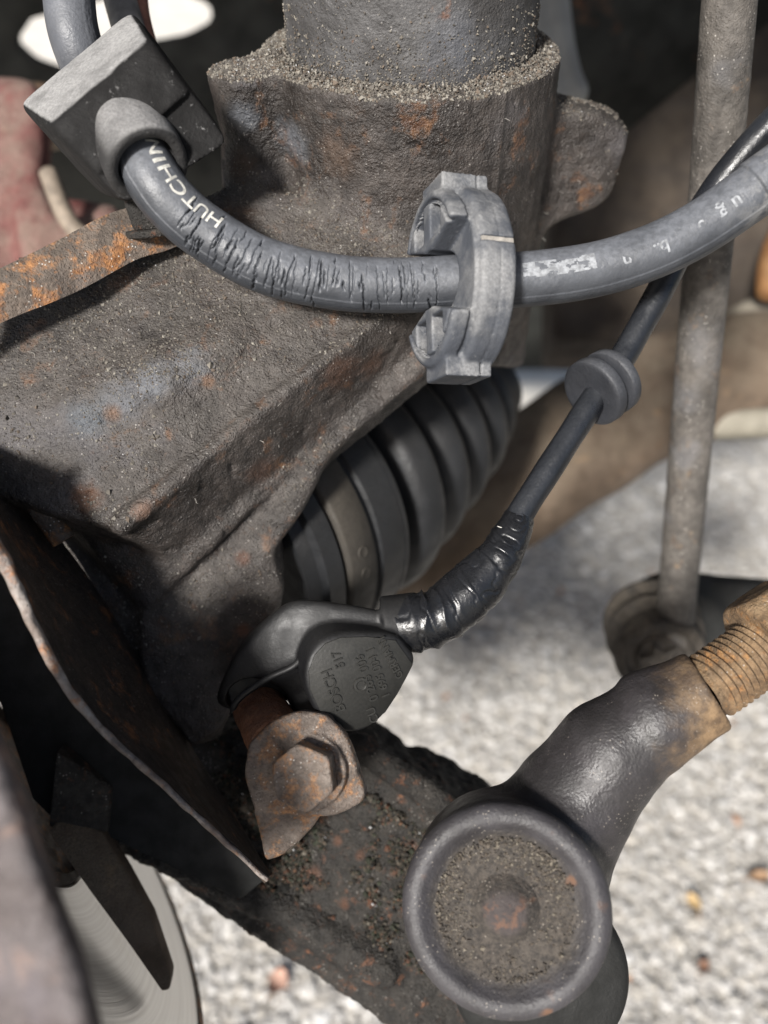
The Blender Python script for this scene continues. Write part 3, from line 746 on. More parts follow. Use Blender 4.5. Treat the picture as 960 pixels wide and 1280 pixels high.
# a few bigger flakes lying on the arm, below the strip
fl = np.array([onA(70, 410, 0.6), onA(88, 397, 0.7), onA(55, 418, 0.5), onA(95, 454, 0.6), onA(230, 392, 0.4), onA(262, 400, 0.3), onA(178, 386, 0.5)])
g, gc = grains(fl, np.array([2.6, 2.0, 1.6, 1.8, 0.9, 1.0, 1.0]), palette(7, [(0.11, 0.075, 0.055), (0.15, 0.115, 0.09)]), flat=0.5, base='ico')
part('rust_flakes', g, M['grit'], knu, smooth=False, kind='stuff', colors=gc)

# ------------------------------------------------------------------ strut
st = thing('suspension_strut', 'thick grey black strut tube standing in the knuckle collar', 'strut', (6.2, 212, 430))
prof = [(0, 28.6)] + [(z, 29.0) for z in np.linspace(2, 130, 90)] + [(132, 28)]
v, f = lathe((6.2, 212, 430), (0, 0, 1), prof, 160)
cen = np.array([6.2, 212, 0]); dr = v - cen; dr[:, 2] = 0; rr = np.linalg.norm(dr, axis=1)[:, None]
low = np.clip(1 - (v[:, 2] - 443) / 22, 0, 1)
v = v + dr / np.maximum(rr, 1) * ((0.10 + 0.30 * low) * fbm(v, 3.0, 3, 13) + 0.15 * fbm(v, 12, 2, 14))[:, None]
part('outer_tube', (v, f), M['strut'], st)
# lint caught on the rough casting
lf0, ln0 = pick_on(kv, kq, 46, lambda c, n: ((n @ -FWD) > 0.2) * (c[:, 2] > 360) * 1.0)
lgs = []
for a_, n_ in zip(lf0, ln0):
    d_ = unit(RNG.normal(size=3) * 0.8 + n_); l_ = RNG.uniform(0.7, 2.2)
    lgs.append(tube(*path([a_, a_ + d_ * l_ * 0.5 + RNG.normal(size=3) * 0.2, a_ + d_ * l_ * 0.8 + RNG.normal(size=3) * 0.4], 0.3), 0.045, 4))
part('lint', join(*lgs), m_plain('grey_lint', (0.35, 0.33, 0.30), 0.9), knu, kind='stuff')
ph = RNG.uniform(math.pi * 1.0, math.pi * 2.0, 1500); zz = 443.5 + RNG.gamma(1.2, 4.0, 1500)
pp = np.c_[6.2 + 29.1 * np.cos(ph), 212 + 29.1 * np.sin(ph), zz]
g, gc = grains(pp, RNG.gamma(2, 0.06, 1500) + 0.1, palette(1500, GRIT))
part('clinging_grit', g, M['grit'], st, smooth=False, kind='stuff', colors=gc)

# ------------------------------------------------------------------ rusty strip under the rubber block, and its bolt
sp = [(-70, 378, 164), (0, 338, 166), (70, 304, 170), (140, 268, 174), (190, 262, 178), (232, 282, 179)]
sq = [(-70, 440, 165), (0, 403, 167), (92, 366, 171), (168, 325, 176), (205, 314, 178), (236, 300, 179)]
mid = [((a[0] + b[0]) / 2, (a[1] + b[1]) / 2, (a[2] + b[2]) / 2 - 1.2) for a, b in zip(sp, sq)]
v, f = sheet([PP(sp), PP(mid), PP(sq)], 1.5, 7)
v = v + (0.35 * fbm(v, 5, 3, 31))[:, None] * V(0, 0, -1)
bst = thing('metal_strip', 'flat rusty metal strip lying from the left edge to the nut', 'metal strip', P(100, 330, 174))
part('plate', (v, f), M['strip'], bst, sharp=45)
nb = P(198, 284, 177); na = unit(P(186, 262, 170) - nb); na = unit(V(-0.12, 0.86, -0.5))
nut = thing('bracket_nut', 'small dark hexagon nut right under the rubber collar', 'nut', nb)
hx = [nb + na * 0.6 + 6.4 * (math.cos(k * math.pi / 3 + 0.4) * unit(np.cross(na, (1, 0, 0))) + math.sin(k * math.pi / 3 + 0.4) * unit(np.cross(na, np.cross(na, (1, 0, 0))))) for k in range(6)]
part('hexagon', bevel(slab(hx, na * 6), 0.5, 2), M['arm'], nut, sharp=35)
part('washer', lathe(nb - na * 0.8, na, [(0, 7.3), (0.3, 7.6), (1.0, 7.6), (1.4, 7.2)], 40), M['arm'], nut, sharp=40)
part('stud', lathe(nb + na * 6, na, [(0, 3.2), (6, 3.2), (6.6, 2.6)], 20), M['arm'], nut, sharp=40)

# ------------------------------------------------------------------ rubber block with its collar
bk = thing('rubber_block', 'square black rubber block with dusty top edge and round collar', 'rubber block', P(175, 150, 160))
C0 = P(64, 160, 150); bu = V(19.4, 17.2, 1.3); bv = V(14.2, -14.6, 8.0); bw = V(-6.4, 5.4, 21)
corners = PP([(64, 160, 154), (186, 50, 155), (289, 181, 160), (158, 253, 159), (22, 127, 171), (166, 12, 172), (266, 150, 177), (128, 246, 175)])
C0 = corners[0]; bu = corners[1] - C0; bv = corners[3] - C0
bf = [(3, 2, 1, 0), (4, 5, 6, 7), (0, 1, 5, 4), (1, 2, 6, 5), (2, 3, 7, 6), (3, 0, 4, 7)]
f = sd_hull(corners, 0.8)
bn = unit(np.cross(bu, bv)); bn = bn if bn @ (CAMP - C0) > 0 else -bn
sa = C0 + 0.62 * bv - 0.1 * bu + 0.0 * bn; sb = C0 + 0.62 * bv + 1.1 * bu
step = lambda p: smax(-((p - sa) @ unit(np.cross(unit(sb - sa), bn)) * (1 if unit(np.cross(unit(sb - sa), bn)) @ bv < 0 else -1)) if False else ((sa - p) @ unit(bv - (bv @ unit(bu)) * unit(bu))), -((p - sa) @ bn + 0.7), 0.1)
f2 = lambda p: smax(f(p), -step(p), 0.25)
v, q = surface(f2, np.min(corners, 0) - 3, np.max(corners, 0) + 3, 0.45)
v = v + vnormals(v, q) * (0.16 * fbm(v, 4, 3, 8))[:, None]
part('block_body', (v, q), M['block'], bk)
hose_px = [(178, 198, 161), (190, 222, 160), (214, 254, 161), (256, 290, 163), (330, 332, 164.5), (420, 353, 166), (500, 357, 167), (580, 353, 167), (660, 349, 167), (740, 338, 167), (810, 317, 166), (870, 288, 165), (930, 248, 163), (1010, 190, 160), (1060, 150, 158)]
hc_, hs = path(PP(hose_px), 0.16)
ct = unit(hc_[60] - hc_[0]); cb = P(166, 176, 162)
ca = unit(P(193, 220, 156) - cb)
part('collar', lathe(cb - ca * 1, ca, [(-4, 9.0), (0, 8.6), (3, 8.4), (6, 8.3), (9.5, 8.25), (10.4, 8.1), (11.0, 7.6), (11.1, 6.9), (10.6, 5.9), (9, 5.75), (6, 5.7)], 64, wob=lambda t, a: 0.12 * np.sin(3 * a + t)), M['boot'], bk, sharp=60)

# ------------------------------------------------------------------ brake hose: moulded ribs, age cracks, white print
HR = 5.6
RG = np.random.default_rng(5)
cracks = []
for k in range(80):
    s0 = 14.5 + 55 * (k + RG.uniform(-0.5, 0.5)) / 80
    th0 = RG.uniform(-1.1, 0.8); ln = RG.uniform(0.25, 1.1)
    if RG.random() < 0.3: th0, ln = RG.uniform(-1.0, -0.4), RG.uniform(1.2, 1.9)
    cracks.append((s0, th0, th0 + ln, RG.uniform(0.35, 1.1), RG.uniform(0.08, 0.19), RG.integers(0, 99999), RG.uniform(-0.15, 0.35)))
def hose_r(S, T):
    t = (T + math.pi) % (2 * math.pi) - math.pi
    r = np.full(S.shape, HR)
    for k in (0.62, 0.72, 0.82, 0.92): r += 0.24 * np.exp(-((t - k - 0.10) / 0.034) ** 2)
    r -= 0.05 * np.exp(-((t - 1.07) / 0.25) ** 2)
    P3 = np.stack([S.ravel(), 5.7 * np.cos(T).ravel(), 5.7 * np.sin(T).ravel()], 1)
    r += (0.05 * fbm(P3, 6, 3, 50)).reshape(S.shape)
    m = (S > 12) & (S < 74); crk = np.zeros(S.shape)
    rows = np.where(m.any(1))[0]; sl = slice(rows[0], rows[-1] + 1)
    s, tt = S[sl], t[sl]; d = np.zeros(s.shape)
    for s0, a, b, dp, w, sd, sk in cracks:
        rg = np.random.default_rng(sd); nk = 6 + int((b - a) * 9); kx = np.linspace(a, b, nk); ky = s0 + sk * (kx - a) + np.cumsum(rg.normal(0, 0.075, nk)) + rg.normal(0, 0.06, nk)
        i = np.abs(s[:, 0] - s0) < 3
        sc = np.interp(tt[0], kx, ky); e = np.clip(np.minimum(tt[0] - a, b - tt[0]) / 0.16, 0, 1)
        d[i] = np.maximum(d[i], dp * e[None] * np.exp(-((s[i] - sc[None]) / w) ** 2))
        d[i] -= 0.10 * e[None] * np.exp(-((np.abs(s[i] - sc[None]) - 2.2 * w) / w) ** 2)
    crk[sl] = d
    r -= crk
    r += 0.55 * np.exp(-((S - hs[-1] + 42) / 0.5) ** 2) * 0   # smooth end
    r += 0.45 / (1 + np.exp(-(S - S_SLEEVE) / 0.15))
    return r
rel = hc_ - CAMP; px_h = 480 + rel[:, 0] / (rel @ FWD) * F_PX
S_SLEEVE = hs[np.argmin(np.abs(px_h - 942))]
s_of = lambda x: hs[np.argmin(np.abs(px_h - x))]
def hose_mat():
    n = NT('hose_rubber_worn')
    c = n.mix(n.ramp(n.noise(140, 5), 0.35, 0.65), (0.050, 0.054, 0.062), (0.034, 0.037, 0.043))
    d = n.math('MULTIPLY', n.ramp(n.up(), -0.1, 0.95), n.ramp(n.noise(120, 6, 0.65), 0.2, 0.6, 0.35, 1))
    right = n.ramp(n.xyz('X'), 0.062, 0.085, 0, 1)
    d = n.math('MULTIPLY', d, 0.46)
    c = n.mix(d, c, n.mix(n.ramp(n.noise(900, 4), 0.35, 0.65), (0.25, 0.262, 0.29), (0.17, 0.178, 0.195)))
    chalk = n.math('MULTIPLY', right, n.ramp(n.noise(260, 5, 0.7), 0.45, 0.62, 0, 0.75))
    c = n.mix(chalk, c, (0.36, 0.35, 0.33))
    b = n.bump(n.noise(1400, 4, 0.6), 0.00018, 0.7); b = n.bump(n.noise(300, 3), 0.0004, 0.5, b)
    return n.done(c, n.ramp(n.noise(220, 4), 0.3, 0.7, 0.38, 0.58), b, spec=0.45)
hz = thing('brake_hose', 'thick grey rubber brake hose with deep age cracks and white print', 'brake hose', P(500, 357, 167))
hv, hq = tube(hc_, hs, hose_r, 150)
part('hose_tube', (hv, hq), hose_mat(), hz)
def wrap(geo, s_mid, th_mid, lift=0.0, flip=True):
    """lay flat letters on the hose: x runs back along the hose, y round it"""
    v, f = geo; t, e1, e2 = frames(hc_)
    s = s_mid - v[:, 0] if flip else s_mid + v[:, 0]
    th = th_mid + (v[:, 1] if flip else -v[:, 1]) / HR
    k = lambda a: np.stack([np.interp(s, hs, a[:, i]) for i in range(3)], 1)
    rad = hose_r(np.array([s_mid - 0.01, s_mid])[:, None] * np.ones((1, 2)), np.zeros((2, 2)))[0, 0] if False else HR
    r = rad + 0.05 + v[:, 2] + lift
    return k(hc_) + r[:, None] * (np.cos(th)[:, None] * k(e1) + np.sin(th)[:, None] * k(e2)), f
WHITE = m_plain('white_print', (0.50, 0.49, 0.45), 0.6, 0.3, 900)
s_mid = (s_of(180) + s_of(271)) / 2
TXT = 'HUTCHIN'
lett = []
v, f = lettering(TXT, 4.0, 0.03, 0.45, 0.035)
v[:, 0] *= (s_of(271) - s_of(180)) / np.ptp(v[:, 0]); lett.append((v, f))
part('white_print', wrap(join(*lett), s_mid, -0.62), WHITE, hz, smooth=False, label='white letters along the left end of the hose')
def worn_patch(s_a, s_b, t_a, t_b, seed):
    n, m = 60, 26; S_, T_ = np.meshgrid(np.linspace(s_a, s_b, n), np.linspace(t_a, t_b, m), indexing='ij')
    v = np.stack([S_.ravel() - (s_a + s_b) / 2, -(T_.ravel() - (t_a + t_b) / 2) * HR, np.zeros(n * m)], 1)
    q = np.array([(i * m + j, i * m + j + 1, (i + 1) * m + j + 1, (i + 1) * m + j) for i in range(n - 1) for j in range(m - 1)])
    c = v[q].mean(1); keep = fbm(c * (0.5, 1, 1), 0.9, 3, seed) + 0.5 * np.clip(1 - np.abs(c[:, 1]) / 3, 0, 1) - 0.25 > 0.02
    return wrap((v, [tuple(x) for x in q[keep].tolist()]), (s_a + s_b) / 2, (t_a + t_b) / 2, 0.02, flip=False)
CHALK = m_plain('worn_chalk_print', (0.24, 0.25, 0.265), 0.75, 0.35, 900)
part('worn_print', worn_patch(s_of(648), s_of(738), -0.62, -0.05, 3), CHALK, hz, smooth=True)
lett = []
for px, ch, sz in ((776, 'n', 4.0), (820, 'b', 3.6), (812, '..', 3.4), (868, 'o', 3.6), (895, 'g', 4.2), (912, 'u', 4.0)):
    v, f = lettering(ch, sz, 0.02, 0.3, 0.06); cc0 = np.array([v[list(q_)].mean(0) for q_ in f]); kp = fbm(cc0 + px, 1.3, 2, 7) > -0.12
    f = [q_ for q_, k_ in zip(f, kp) if k_]; lett.append(wrap((v, f), s_of(px), -0.02, 0.0))
part('worn_letters', join(*lett), CHALK, hz, smooth=False)

# ------------------------------------------------------------------ rubber ring that the hose runs through
rg = thing('hose_ring', 'thick grey rubber ring gripping the middle of the brake hose', 'rubber ring', P(575, 355, 167))
rc = P(588, 354, 167.5)
ra = unit(V(-1.0, -0.02, -0.34)); rz = unit(V(-0.03, 1, 0.0) - (V(-0.03, 1, 0.0) @ ra) * ra); rx = np.cross(ra, rz)
def loc(p): q = p - rc; return q @ ra, q @ rx, q @ rz          # along axis (left, outwards), sideways, up
def ring_f(p):
    a, x, z = loc(p); r = np.sqrt((x * 1.22) ** 2 + z ** 2); ang = np.arctan2(x, z)
    def disc(a0, a1, R, rnd):
        q0 = r - R + rnd; q1 = np.abs(a - (a0 + a1) / 2) - (a1 - a0) / 2 + rnd
        return np.minimum(np.maximum(q0, q1), 0) + np.hypot(np.maximum(q0, 0), np.maximum(q1, 0)) - rnd
    d = disc(-2.9, 4.6, 18.7, 1.2)
    d = smin(d, disc(4.4, 9.6, 17.8, 1.0), 0.6)
    d = smax(d, -(disc(4.6, 6.2, 40, 0.1)) if False else d * 0 - 99, 0.1)
    groove = np.maximum(np.abs(a - 5.4) - 0.6, 17.0 - r); d = smax(d, -groove, 0.3)
    lug = np.maximum.reduce([np.abs(x) - 5.0, np.abs(a - 3.2) - 4.6, np.abs(np.abs(z) - 17.0) - 3.0]) - 0.4
    d = smin(d, lug, 0.8)
    # recesses in the left end face, split by ribs, open towards the hose
    wid = np.abs(x) - 1.1 - 0.30 * np.maximum(0, np.abs(z) - 5)
    for zz, w, dep in ((11.5, 3.6, 5.5), (-11.5, 3.6, 6.5)):
        pk = np.maximum(np.maximum(np.maximum(np.abs(np.abs(x) - 4.3) - 2.5, np.abs(z - zz) - w), (9.6 - dep) - a), r - 15.0); d = smax(d, -pk, 0.4)
    vee = np.maximum(np.abs(z) - 5.2 - 0.30 * np.abs(x), (5.4 - a)); d = smax(d, -vee, 0.6)
    ringrec = np.maximum(np.abs(r - 15.6) - 0.35, 8.6 - a); d = smax(d, -ringrec, 0.3)
    hole_ = np.hypot(x, z) - 5.9; d = smax(d, -hole_, 0.3)
    slit = np.maximum(np.abs(z - 4.0 - 0.15 * a) - 0.55, r * 0 + 0 - x * 0 - (r - 15.5)); d = smax(d, -np.maximum(np.abs(z - 4.4) - 0.5, 17.6 - r), 0.25)
    seam = np.maximum(np.abs(a - 0.6) - 0.12, 18.45 - r); d = smax(d, -seam, 0.15)
    return d
v, q = surface(ring_f, rc - 27, rc + 27, 0.36)
v = v + vnormals(v, q) * (0.10 * fbm(v, 5, 3, 15))[:, None]
part('ring_body', (v, q), M['ring'], rg)
ds = [rc + a * ra + x * rx + 4.4 * rz for a, x in ()]
sl = []
for a in np.linspace(-5.6, 5.0, 26):
    for k in range(7):
        ph = -1.25 + k * 0.13
        pass
ang0 = [(-5.7, 5.1)]
nA2 = 30
tv = []
for i in range(nA2):
    u = i / (nA2 - 1); ph = math.radians(10 + 160 * u)
    R = 17.95
    zc = 4.4; xx = -math.sqrt(max(0, R * R - zc * zc)) / 1.22
pts = []
for a in np.linspace(-5.5, 4.8, 40): pts.append(rc + a * ra)
xs = math.sqrt(18.15 ** 2 - 4.4 ** 2) / 1.22
sgn = 1 if (rx @ (CAMP - rc)) > 0 else -1
dv = []
for a in np.linspace(-2.5, 4.2, 24):
    for zz in (3.95, 4.85):
        X = math.sqrt(18.12 ** 2 - zz ** 2) / 1.22
        dv.append(rc + a * ra + sgn * X * rx + zz * rz)
dv = np.array(dv); nn = len(dv)
dv = np.vstack([dv, dv - sgn * rx * 1.2])
df = [(2 * i, 2 * i + 1, 2 * i + 3, 2 * i + 2) for i in range(23)] + [(2 * i + nn, 2 * i + 2 + nn, 2 * i + 3 + nn, 2 * i + 1 + nn) for i in range(23)]
df += [(2 * i, 2 * i + 2, 2 * i + 2 + nn, 2 * i + nn) for i in range(23)] + [(2 * i + 1, 2 * i + 1 + nn, 2 * i + 3 + nn, 2 * i + 3) for i in range(23)]
df += [(0, nn, nn + 1, 1), (46, 47, nn + 47, nn + 46)]
part('dirt_filled_slit', (dv, df), m_plain('pale_packed_dirt', (0.40, 0.37, 0.33), 0.9, 0.25, 700, bump=2), rg, smooth=False)

# ------------------------------------------------------------------ hose and pipe behind the block
uh = thing('upper_hose', 'glossy grey blue hose running down behind the rubber block, top left', 'hose', P(100, 80, 176))
cp, cs_ = path(PP([(78, -120, 176), (84, -40, 174), (90, 30, 174), (106, 80, 177), (130, 130, 182)]), 0.6)
def uh_r(S, T):
    t = (T + math.pi) % (2 * math.pi) - math.pi
    r = np.full(S.shape, 5.4)
    for k in (-0.9, -0.75, -0.6): r += 0.14 * np.exp(-((t - k) / 0.04) ** 2)
    return r
part('hose_tube', tube(cp, cs_, uh_r, 96), M['hose'], uh)
bp = thing('brake_pipe', 'thin rusty brake pipe rising behind the rubber block, top left', 'pipe', P(158, 20, 190))
cp, cs_ = path(PP([(138, -80, 196), (146, -20, 194), (156, 20, 192), (172, 70, 190)]), 0.8)
part('pipe', tube(cp, cs_, 3.9, 24), m_plain('grey_pipe', (0.20, 0.19, 0.18), 0.6, 0.3), bp)
cp, cs_ = path(PP([(166, -80, 200), (170, -20, 198), (174, 20, 196), (184, 60, 195)]), 0.8)
part('pipe_sleeve', tube(cp, cs_, 2.6, 20), m_plain('dull_red_sleeve', (0.28, 0.13, 0.09), 0.7, 0.3), bp)

# ------------------------------------------------------------------ wheel speed sensor with taped lead
ws = thing('wheel_speed_sensor', 'black plastic wheel speed sensor with embossed round face and taped lead', 'sensor', P(380, 830, 178))
fn = unit(V(0.30, -0.20, -1.0))                   # the round face looks this way
fc = P(447, 852, 166)                             # centre of the face
fu = unit(V(-0.36, 0.93, 0) - (V(-0.36, 0.93, 0) @ fn) * fn); fw = np.cross(fn, fu)   # reading direction up the face
def onF(px, py, h=0.0):
    d = P(px, py, 1.0) - CAMP; t = ((fc + fn * h - CAMP) @ fn) / (d @ fn); return CAMP + d * t
face_px = [(382, 862), (380, 838), (388, 815), (403, 799), (424, 791), (460, 790), (498, 795), (521, 828), (512, 846), (500, 868), (484, 892), (462, 910), (440, 917), (418, 912), (398, 896)]
face_pts = [onF(*p) for p in face_px]
face_hull = sd_hull(face_pts + [p - fn * 8.5 for p in face_pts], 0.7)
def disc_f(p):
    return face_hull(p)
    q = p - fc; h = q @ fn; x = q @ fw; y = q @ fu
    r = np.hypot(x, y)
    base = np.minimum(0, 0) + np.maximum(r - 12.0, 0) * 0
    q0 = r - 12.0 + 1.1; q1 = np.abs(h + 4.2) - 4.2 + 1.1
    d = np.minimum(np.maximum(q0, q1), 0) + np.hypot(np.maximum(q0, 0), np.maximum(q1, 0)) - 1.1
    return d
neck = sd_hull([fc + fn * (-3.2) + a for a in (P(452, 798, 168) - P(447, 852, 168), P(500, 792, 168) - P(447, 852, 168), P(521, 826, 168) - P(447, 852, 168), P(500, 872, 168) - P(447, 852, 168), P(440, 890, 168) - P(447, 852, 168))]
               + [fc - fn * 8 + a for a in (P(452, 798, 168) - P(447, 852, 168), P(500, 792, 168) - P(447, 852, 168), P(521, 826, 168) - P(447, 852, 168), P(500, 872, 168) - P(447, 852, 168))], 0.5)
arm_s = sd_hull(PP([(268, 872, 176), (285, 828, 173), (330, 776, 171), (368, 748, 170), (440, 752, 170), (505, 768, 170), (512, 800, 171), (400, 812, 168.5), (330, 850, 171), (290, 886, 175),
                    (268, 880, 186), (300, 800, 188), (368, 752, 188), (440, 760, 186), (505, 780, 184), (510, 815, 184), (400, 850, 184), (300, 890, 188)]), 0.9)
arm_fill = sd_hull(PP([(340, 800, 172), (420, 790, 171), (430, 890, 176), (385, 915, 178), (345, 850, 174), (330, 800, 190), (430, 890, 190), (375, 905, 190)]), 0.8)
cst = P(487, 772, 173); cen_ = P(545, 772, 173.5)
boot_s = sd_cyl(P(480, 783, 175), P(527, 775, 175), 6.6, 6.2, 0.8)
pin_room = sd_cyl(P(318, 930, 160), P(322, 862, 182), 6.7, 6.7, 0.2)
sf = lambda p: smin(smin(disc_f(p), neck(p), 0.5), smin(smin(arm_s(p), arm_fill(p), 2.0), boot_s(p), 1.2), 0.8)
sf2 = cut(sf, pin_room, 0.5)
v, q = surface(sf2, np.array([P(268, 840, 176)[0] - 6, fc[1] - 26, fc[2] - 26]), np.array([P(530, 840, 176)[0] + 6, fc[1] + 30, fc[2] + 26]), 0.42)
v = v + vnormals(v, q) * (0.03 * fbm(v, 4, 3, 18))[:, None]
part('sensor_body', (v, q), M['plastic'], ws)
# dished face plate with a fine raised rim
th = np.linspace(0, 2 * math.pi, 72, endpoint=False)
fcen = np.mean(face_pts, axis=0)
part('face_plate', bevel(slab([fcen + (p - fcen) * 0.92 + fn * 0.60 for p in face_pts], -fn * 1.0), 0.12, 2), M['label'], ws, sharp=30)
def on_face(geo, x, y, turn=0.0, sx=1.0):
    v, f = geo; c, s = math.cos(turn), math.sin(turn)
    X = v[:, 0] * c * sx - v[:, 1] * s; Y = v[:, 0] * s * sx + v[:, 1] * c
    # text x runs along fu, text y (tops of the letters) along -right
    up_ = -unit(np.cross(fu, fn)) if np.cross(fu, fn) @ V(1, 0, 0) > 0 else unit(np.cross(fu, fn))
    p0 = fc + fn * 0.70
    return p0 + (X + x)[:, None] * fu + (Y + y)[:, None] * up_ + v[:, 2][:, None] * fn, f
L = [on_face(lettering('BOSCH', 3.1, 0.22, 0.0, 0.03), 0.6, 5.3), on_face(lettering('517', 2.6, 0.22, 0.0, 0.03), 6.6, 2.3), on_face(lettering('0 265 006', 2.7, 0.22, 0.0, 0.03), 0.3, -2.0),
     on_face(lettering('1 695 004 1', 2.5, 0.22, 0.0, 0.03), 0.4, -4.6), on_face(lettering('GERMANY', 2.3, 0.22, 0.0, 0.03), 2.6, -8.0, 0.12), on_face(lettering('CU', 2.6, 0.22, 0.0, 0.03), -8.0, -0.6)]
part('embossed_lettering', join(*L), M['label'], ws, smooth=False)
part('moulded_dimple', lathe(fc + fn * 0.55 - fu * 0.6 + unit(V(1, 0, 0)) * 0.4, fn, [(0, 1.7), (0.25, 1.6), (0.3, 1.1), (0.12, 0.9), (0.1, 0.2)], 24), M['label'], ws, sharp=40)
lip_c, lip_s = path(PP([(287, 893, 172.5), (300, 872, 170.8), (335, 848, 169.6), (368, 832, 169.2), (389, 808, 169.8)]), 0.5)
part('moulded_lip', tube(lip_c, lip_s, lambda S, T: 0.75 * np.clip(np.minimum(S, lip_s[-1] - S) / 2, 0.15, 1), 14), M['plastic'], ws)
# tape, wound in overlapping turns and creased
tc, ts = path(PP([(496, 782, 174), (520, 777, 174), (545, 770, 174), (572, 752, 174.5), (600, 724, 175), (625, 695, 176), (643, 662, 177), (650, 646, 178)]), 0.2)
def tape_r(S, T):
    u = S / ts[-1]
    r = np.interp(u, [0, 0.1, 0.2, 0.32, 0.5, 0.7, 0.85, 0.93, 1], [5.4, 6.4, 6.7, 6.3, 6.1, 5.4, 4.4, 3.7, 3.2])
    turn = (S / 6.2 + (T + 0.6 * np.sin(S * 0.5)) / (2 * math.pi)) % 1.0
    r = r + 0.16 * (turn - 0.5) * (u < 0.97)
    c1 = np.exp(-((S - 8.5) / 4.0) ** 2)
    r = r - 0.55 * c1 * np.abs(np.sin(0.85 * S + 0.9 * np.sin(T + 1) + 0.5 * np.sin(3 * T))) ** 0.7 * 1.3
    P3 = np.stack([S.ravel(), 6 * np.cos(T).ravel(), 6 * np.sin(T).ravel()], 1)
    r = r + (0.55 * fbm(P3, 7.0, 2, 91)).reshape(S.shape)
    wr = np.abs(noise(np.c_[P3[:, 0] * 1.8 + P3[:, 1] * 0.8, P3[:, 1] * 0.7, P3[:, 2] * 0.7], 3.2, 92)).reshape(S.shape)
    return r - 0.22 * np.exp(-(wr / 0.10) ** 2)
part('insulating_tape', tube(tc, ts, tape_r, 110), M['tape'], ws)
cc_, cs2 = path(PP([(634, 676, 177), (652, 640, 178), (680, 596, 180), (712, 546, 182), (742, 500, 184), (775, 452, 186), (806, 398, 187), (832, 350, 187), (856, 300, 186), (884, 252, 184), (912, 214, 181), (948, 172, 178), (1010, 110, 174)]), 0.5)
part('cable', tube(cc_, cs2, lambda S, T: 3.05 + 0.35 * np.clip((S - 60) / 60, 0, 1) + 0.05 * np.sin(S * 0.4), 40), M['cable'], ws)
part('tape_thread', tube(*path([tc[-18] + 4.0 * unit(CAMP - tc[-18]) + a for a in (V(-3.4, 0.8, 1.6), V(-1, -0.1, 0.35), V(1.2, -1.2, 0.3), V(3.0, -2.3, 1.6))], 0.3), 0.10, 6), m_plain('pale_thread', (0.5, 0.48, 0.44), 0.7), ws)
# split grommet on the lead
rel = cc_ - CAMP; pxc = 480 + rel[:, 0] / (rel @ FWD) * F_PX; kg = np.argmin(np.abs(pxc - 754))
ga = unit(cc_[kg + 4] - cc_[kg - 4]); ga = unit(ga + V(0.22, -0.28, 0.25))
gp = [(-4.0, 3.2), (-4.4, 6.8), (-4.3, 7.7), (-3.9, 8.0), (-1.9, 8.1), (-1.5, 7.8), (-1.3, 5.0), (1.0, 5.0), (1.2, 7.4), (1.6, 7.8), (3.6, 7.7), (4.0, 7.3), (3.9, 3.2)]
part('cable_grommet', lathe(cc_[kg], ga, gp, 64, wob=lambda t, a: 0.12 * np.sin(2 * a)), M['grommet'], ws, sharp=55)
# a second, dusty lead behind the hose
sc_ = thing('dusty_cable', 'thin dusty second cable squeezed between brake hose and black cable, upper right', 'cable', P(910, 240, 185))
cp, cs_ = path(PP([(820, 352, 194), (845, 310, 194), (880, 262, 189), (925, 214, 184), (970, 178, 180), (1020, 140, 176)]), 0.6)
part('sheath', tube(cp, cs_, 2.9, 28), m_iron('dusty_sheath', (0.12, 0.115, 0.11), (0.22, 0.21, 0.20), rust_amt=0, dust_amt=0.5, dust=(0.32, 0.30, 0.27), speck=0.6, big=150, bump=0.8), sc_)

# ------------------------------------------------------------------ rusted bolt with a lug plate, below the sensor
tb = thing('lug_bolt', 'rusty hexagon bolt through a teardrop lug plate below the sensor', 'bolt', P(340, 910, 178))
pa = P(318, 862, 186); pb = P(352, 935, 166)
pn = unit(V(-0.12, 0.10, -1.0))
v, q = surface(sd_cyl(P(322, 880, 188), P(322, 880, 188) + unit(P(352, 938, 164) - P(322, 880, 188)) * 24, 6.1, 6.1, 0.6), P(338, 905, 176) - 22, P(338, 905, 176) + 22, 0.45)
v = v + vnormals(v, q) * (0.22 * fbm(v, 2.2, 3, 71))[:, None]
part('shank', (v, q), M['orange_rust'], tb)
def lug_f():
    o = [(305, 968), (312, 930), (338, 903), (372, 890), (408, 893), (432, 920), (446, 968), (457, 992), (450, 1004), (425, 1018), (398, 1024), (372, 1052), (345, 1072), (333, 1074), (322, 1030)]
    main = [P(x, y, 162.5) for x, y in o[:10]] + [P(400, 1022, 162.5), P(318, 1010, 162.5)]
    tail = [P(310, 985, 162.5), P(404, 1010, 162.5), P(398, 1024, 162.8), P(372, 1054, 163.4), P(348, 1072, 163.8), P(331, 1076, 164), P(320, 1030, 163)]
    return union([sd_hull(main + [p - pn * 3.0 for p in main], 0.35), sd_hull(tail + [p - pn * 3.0 for p in tail], 0.35)], 0.3)
hc2 = P(386, 964, 162.3)
lf_ = union([lug_f(), sd_cyl(hc2 - pn * 1, hc2 + pn * 1.1, 7.9, 7.7, 0.2)], 0.35)
v, q = surface(lf_, P(380, 980, 163) - 22, P(380, 980, 163) + 22, 0.4)
v = v + vnormals(v, q) * (0.30 * fbm(v, 3.2, 4, 72) - 0.5 * np.clip(noise(v, 2.4, 73) - 0.5, 0, 1))[:, None]
part('lug_plate', (v, q), M['flange'], tb)
hu = unit(V(0.9, 0.3, 0) - (V(0.9, 0.3, 0) @ pn) * pn); hw = np.cross(pn, hu)
hexp = [hc2 + pn * 0.9 + 6.6 * (math.cos(k * math.pi / 3 + 0.35) * hu + math.sin(k * math.pi / 3 + 0.35) * hw) for k in range(6)]
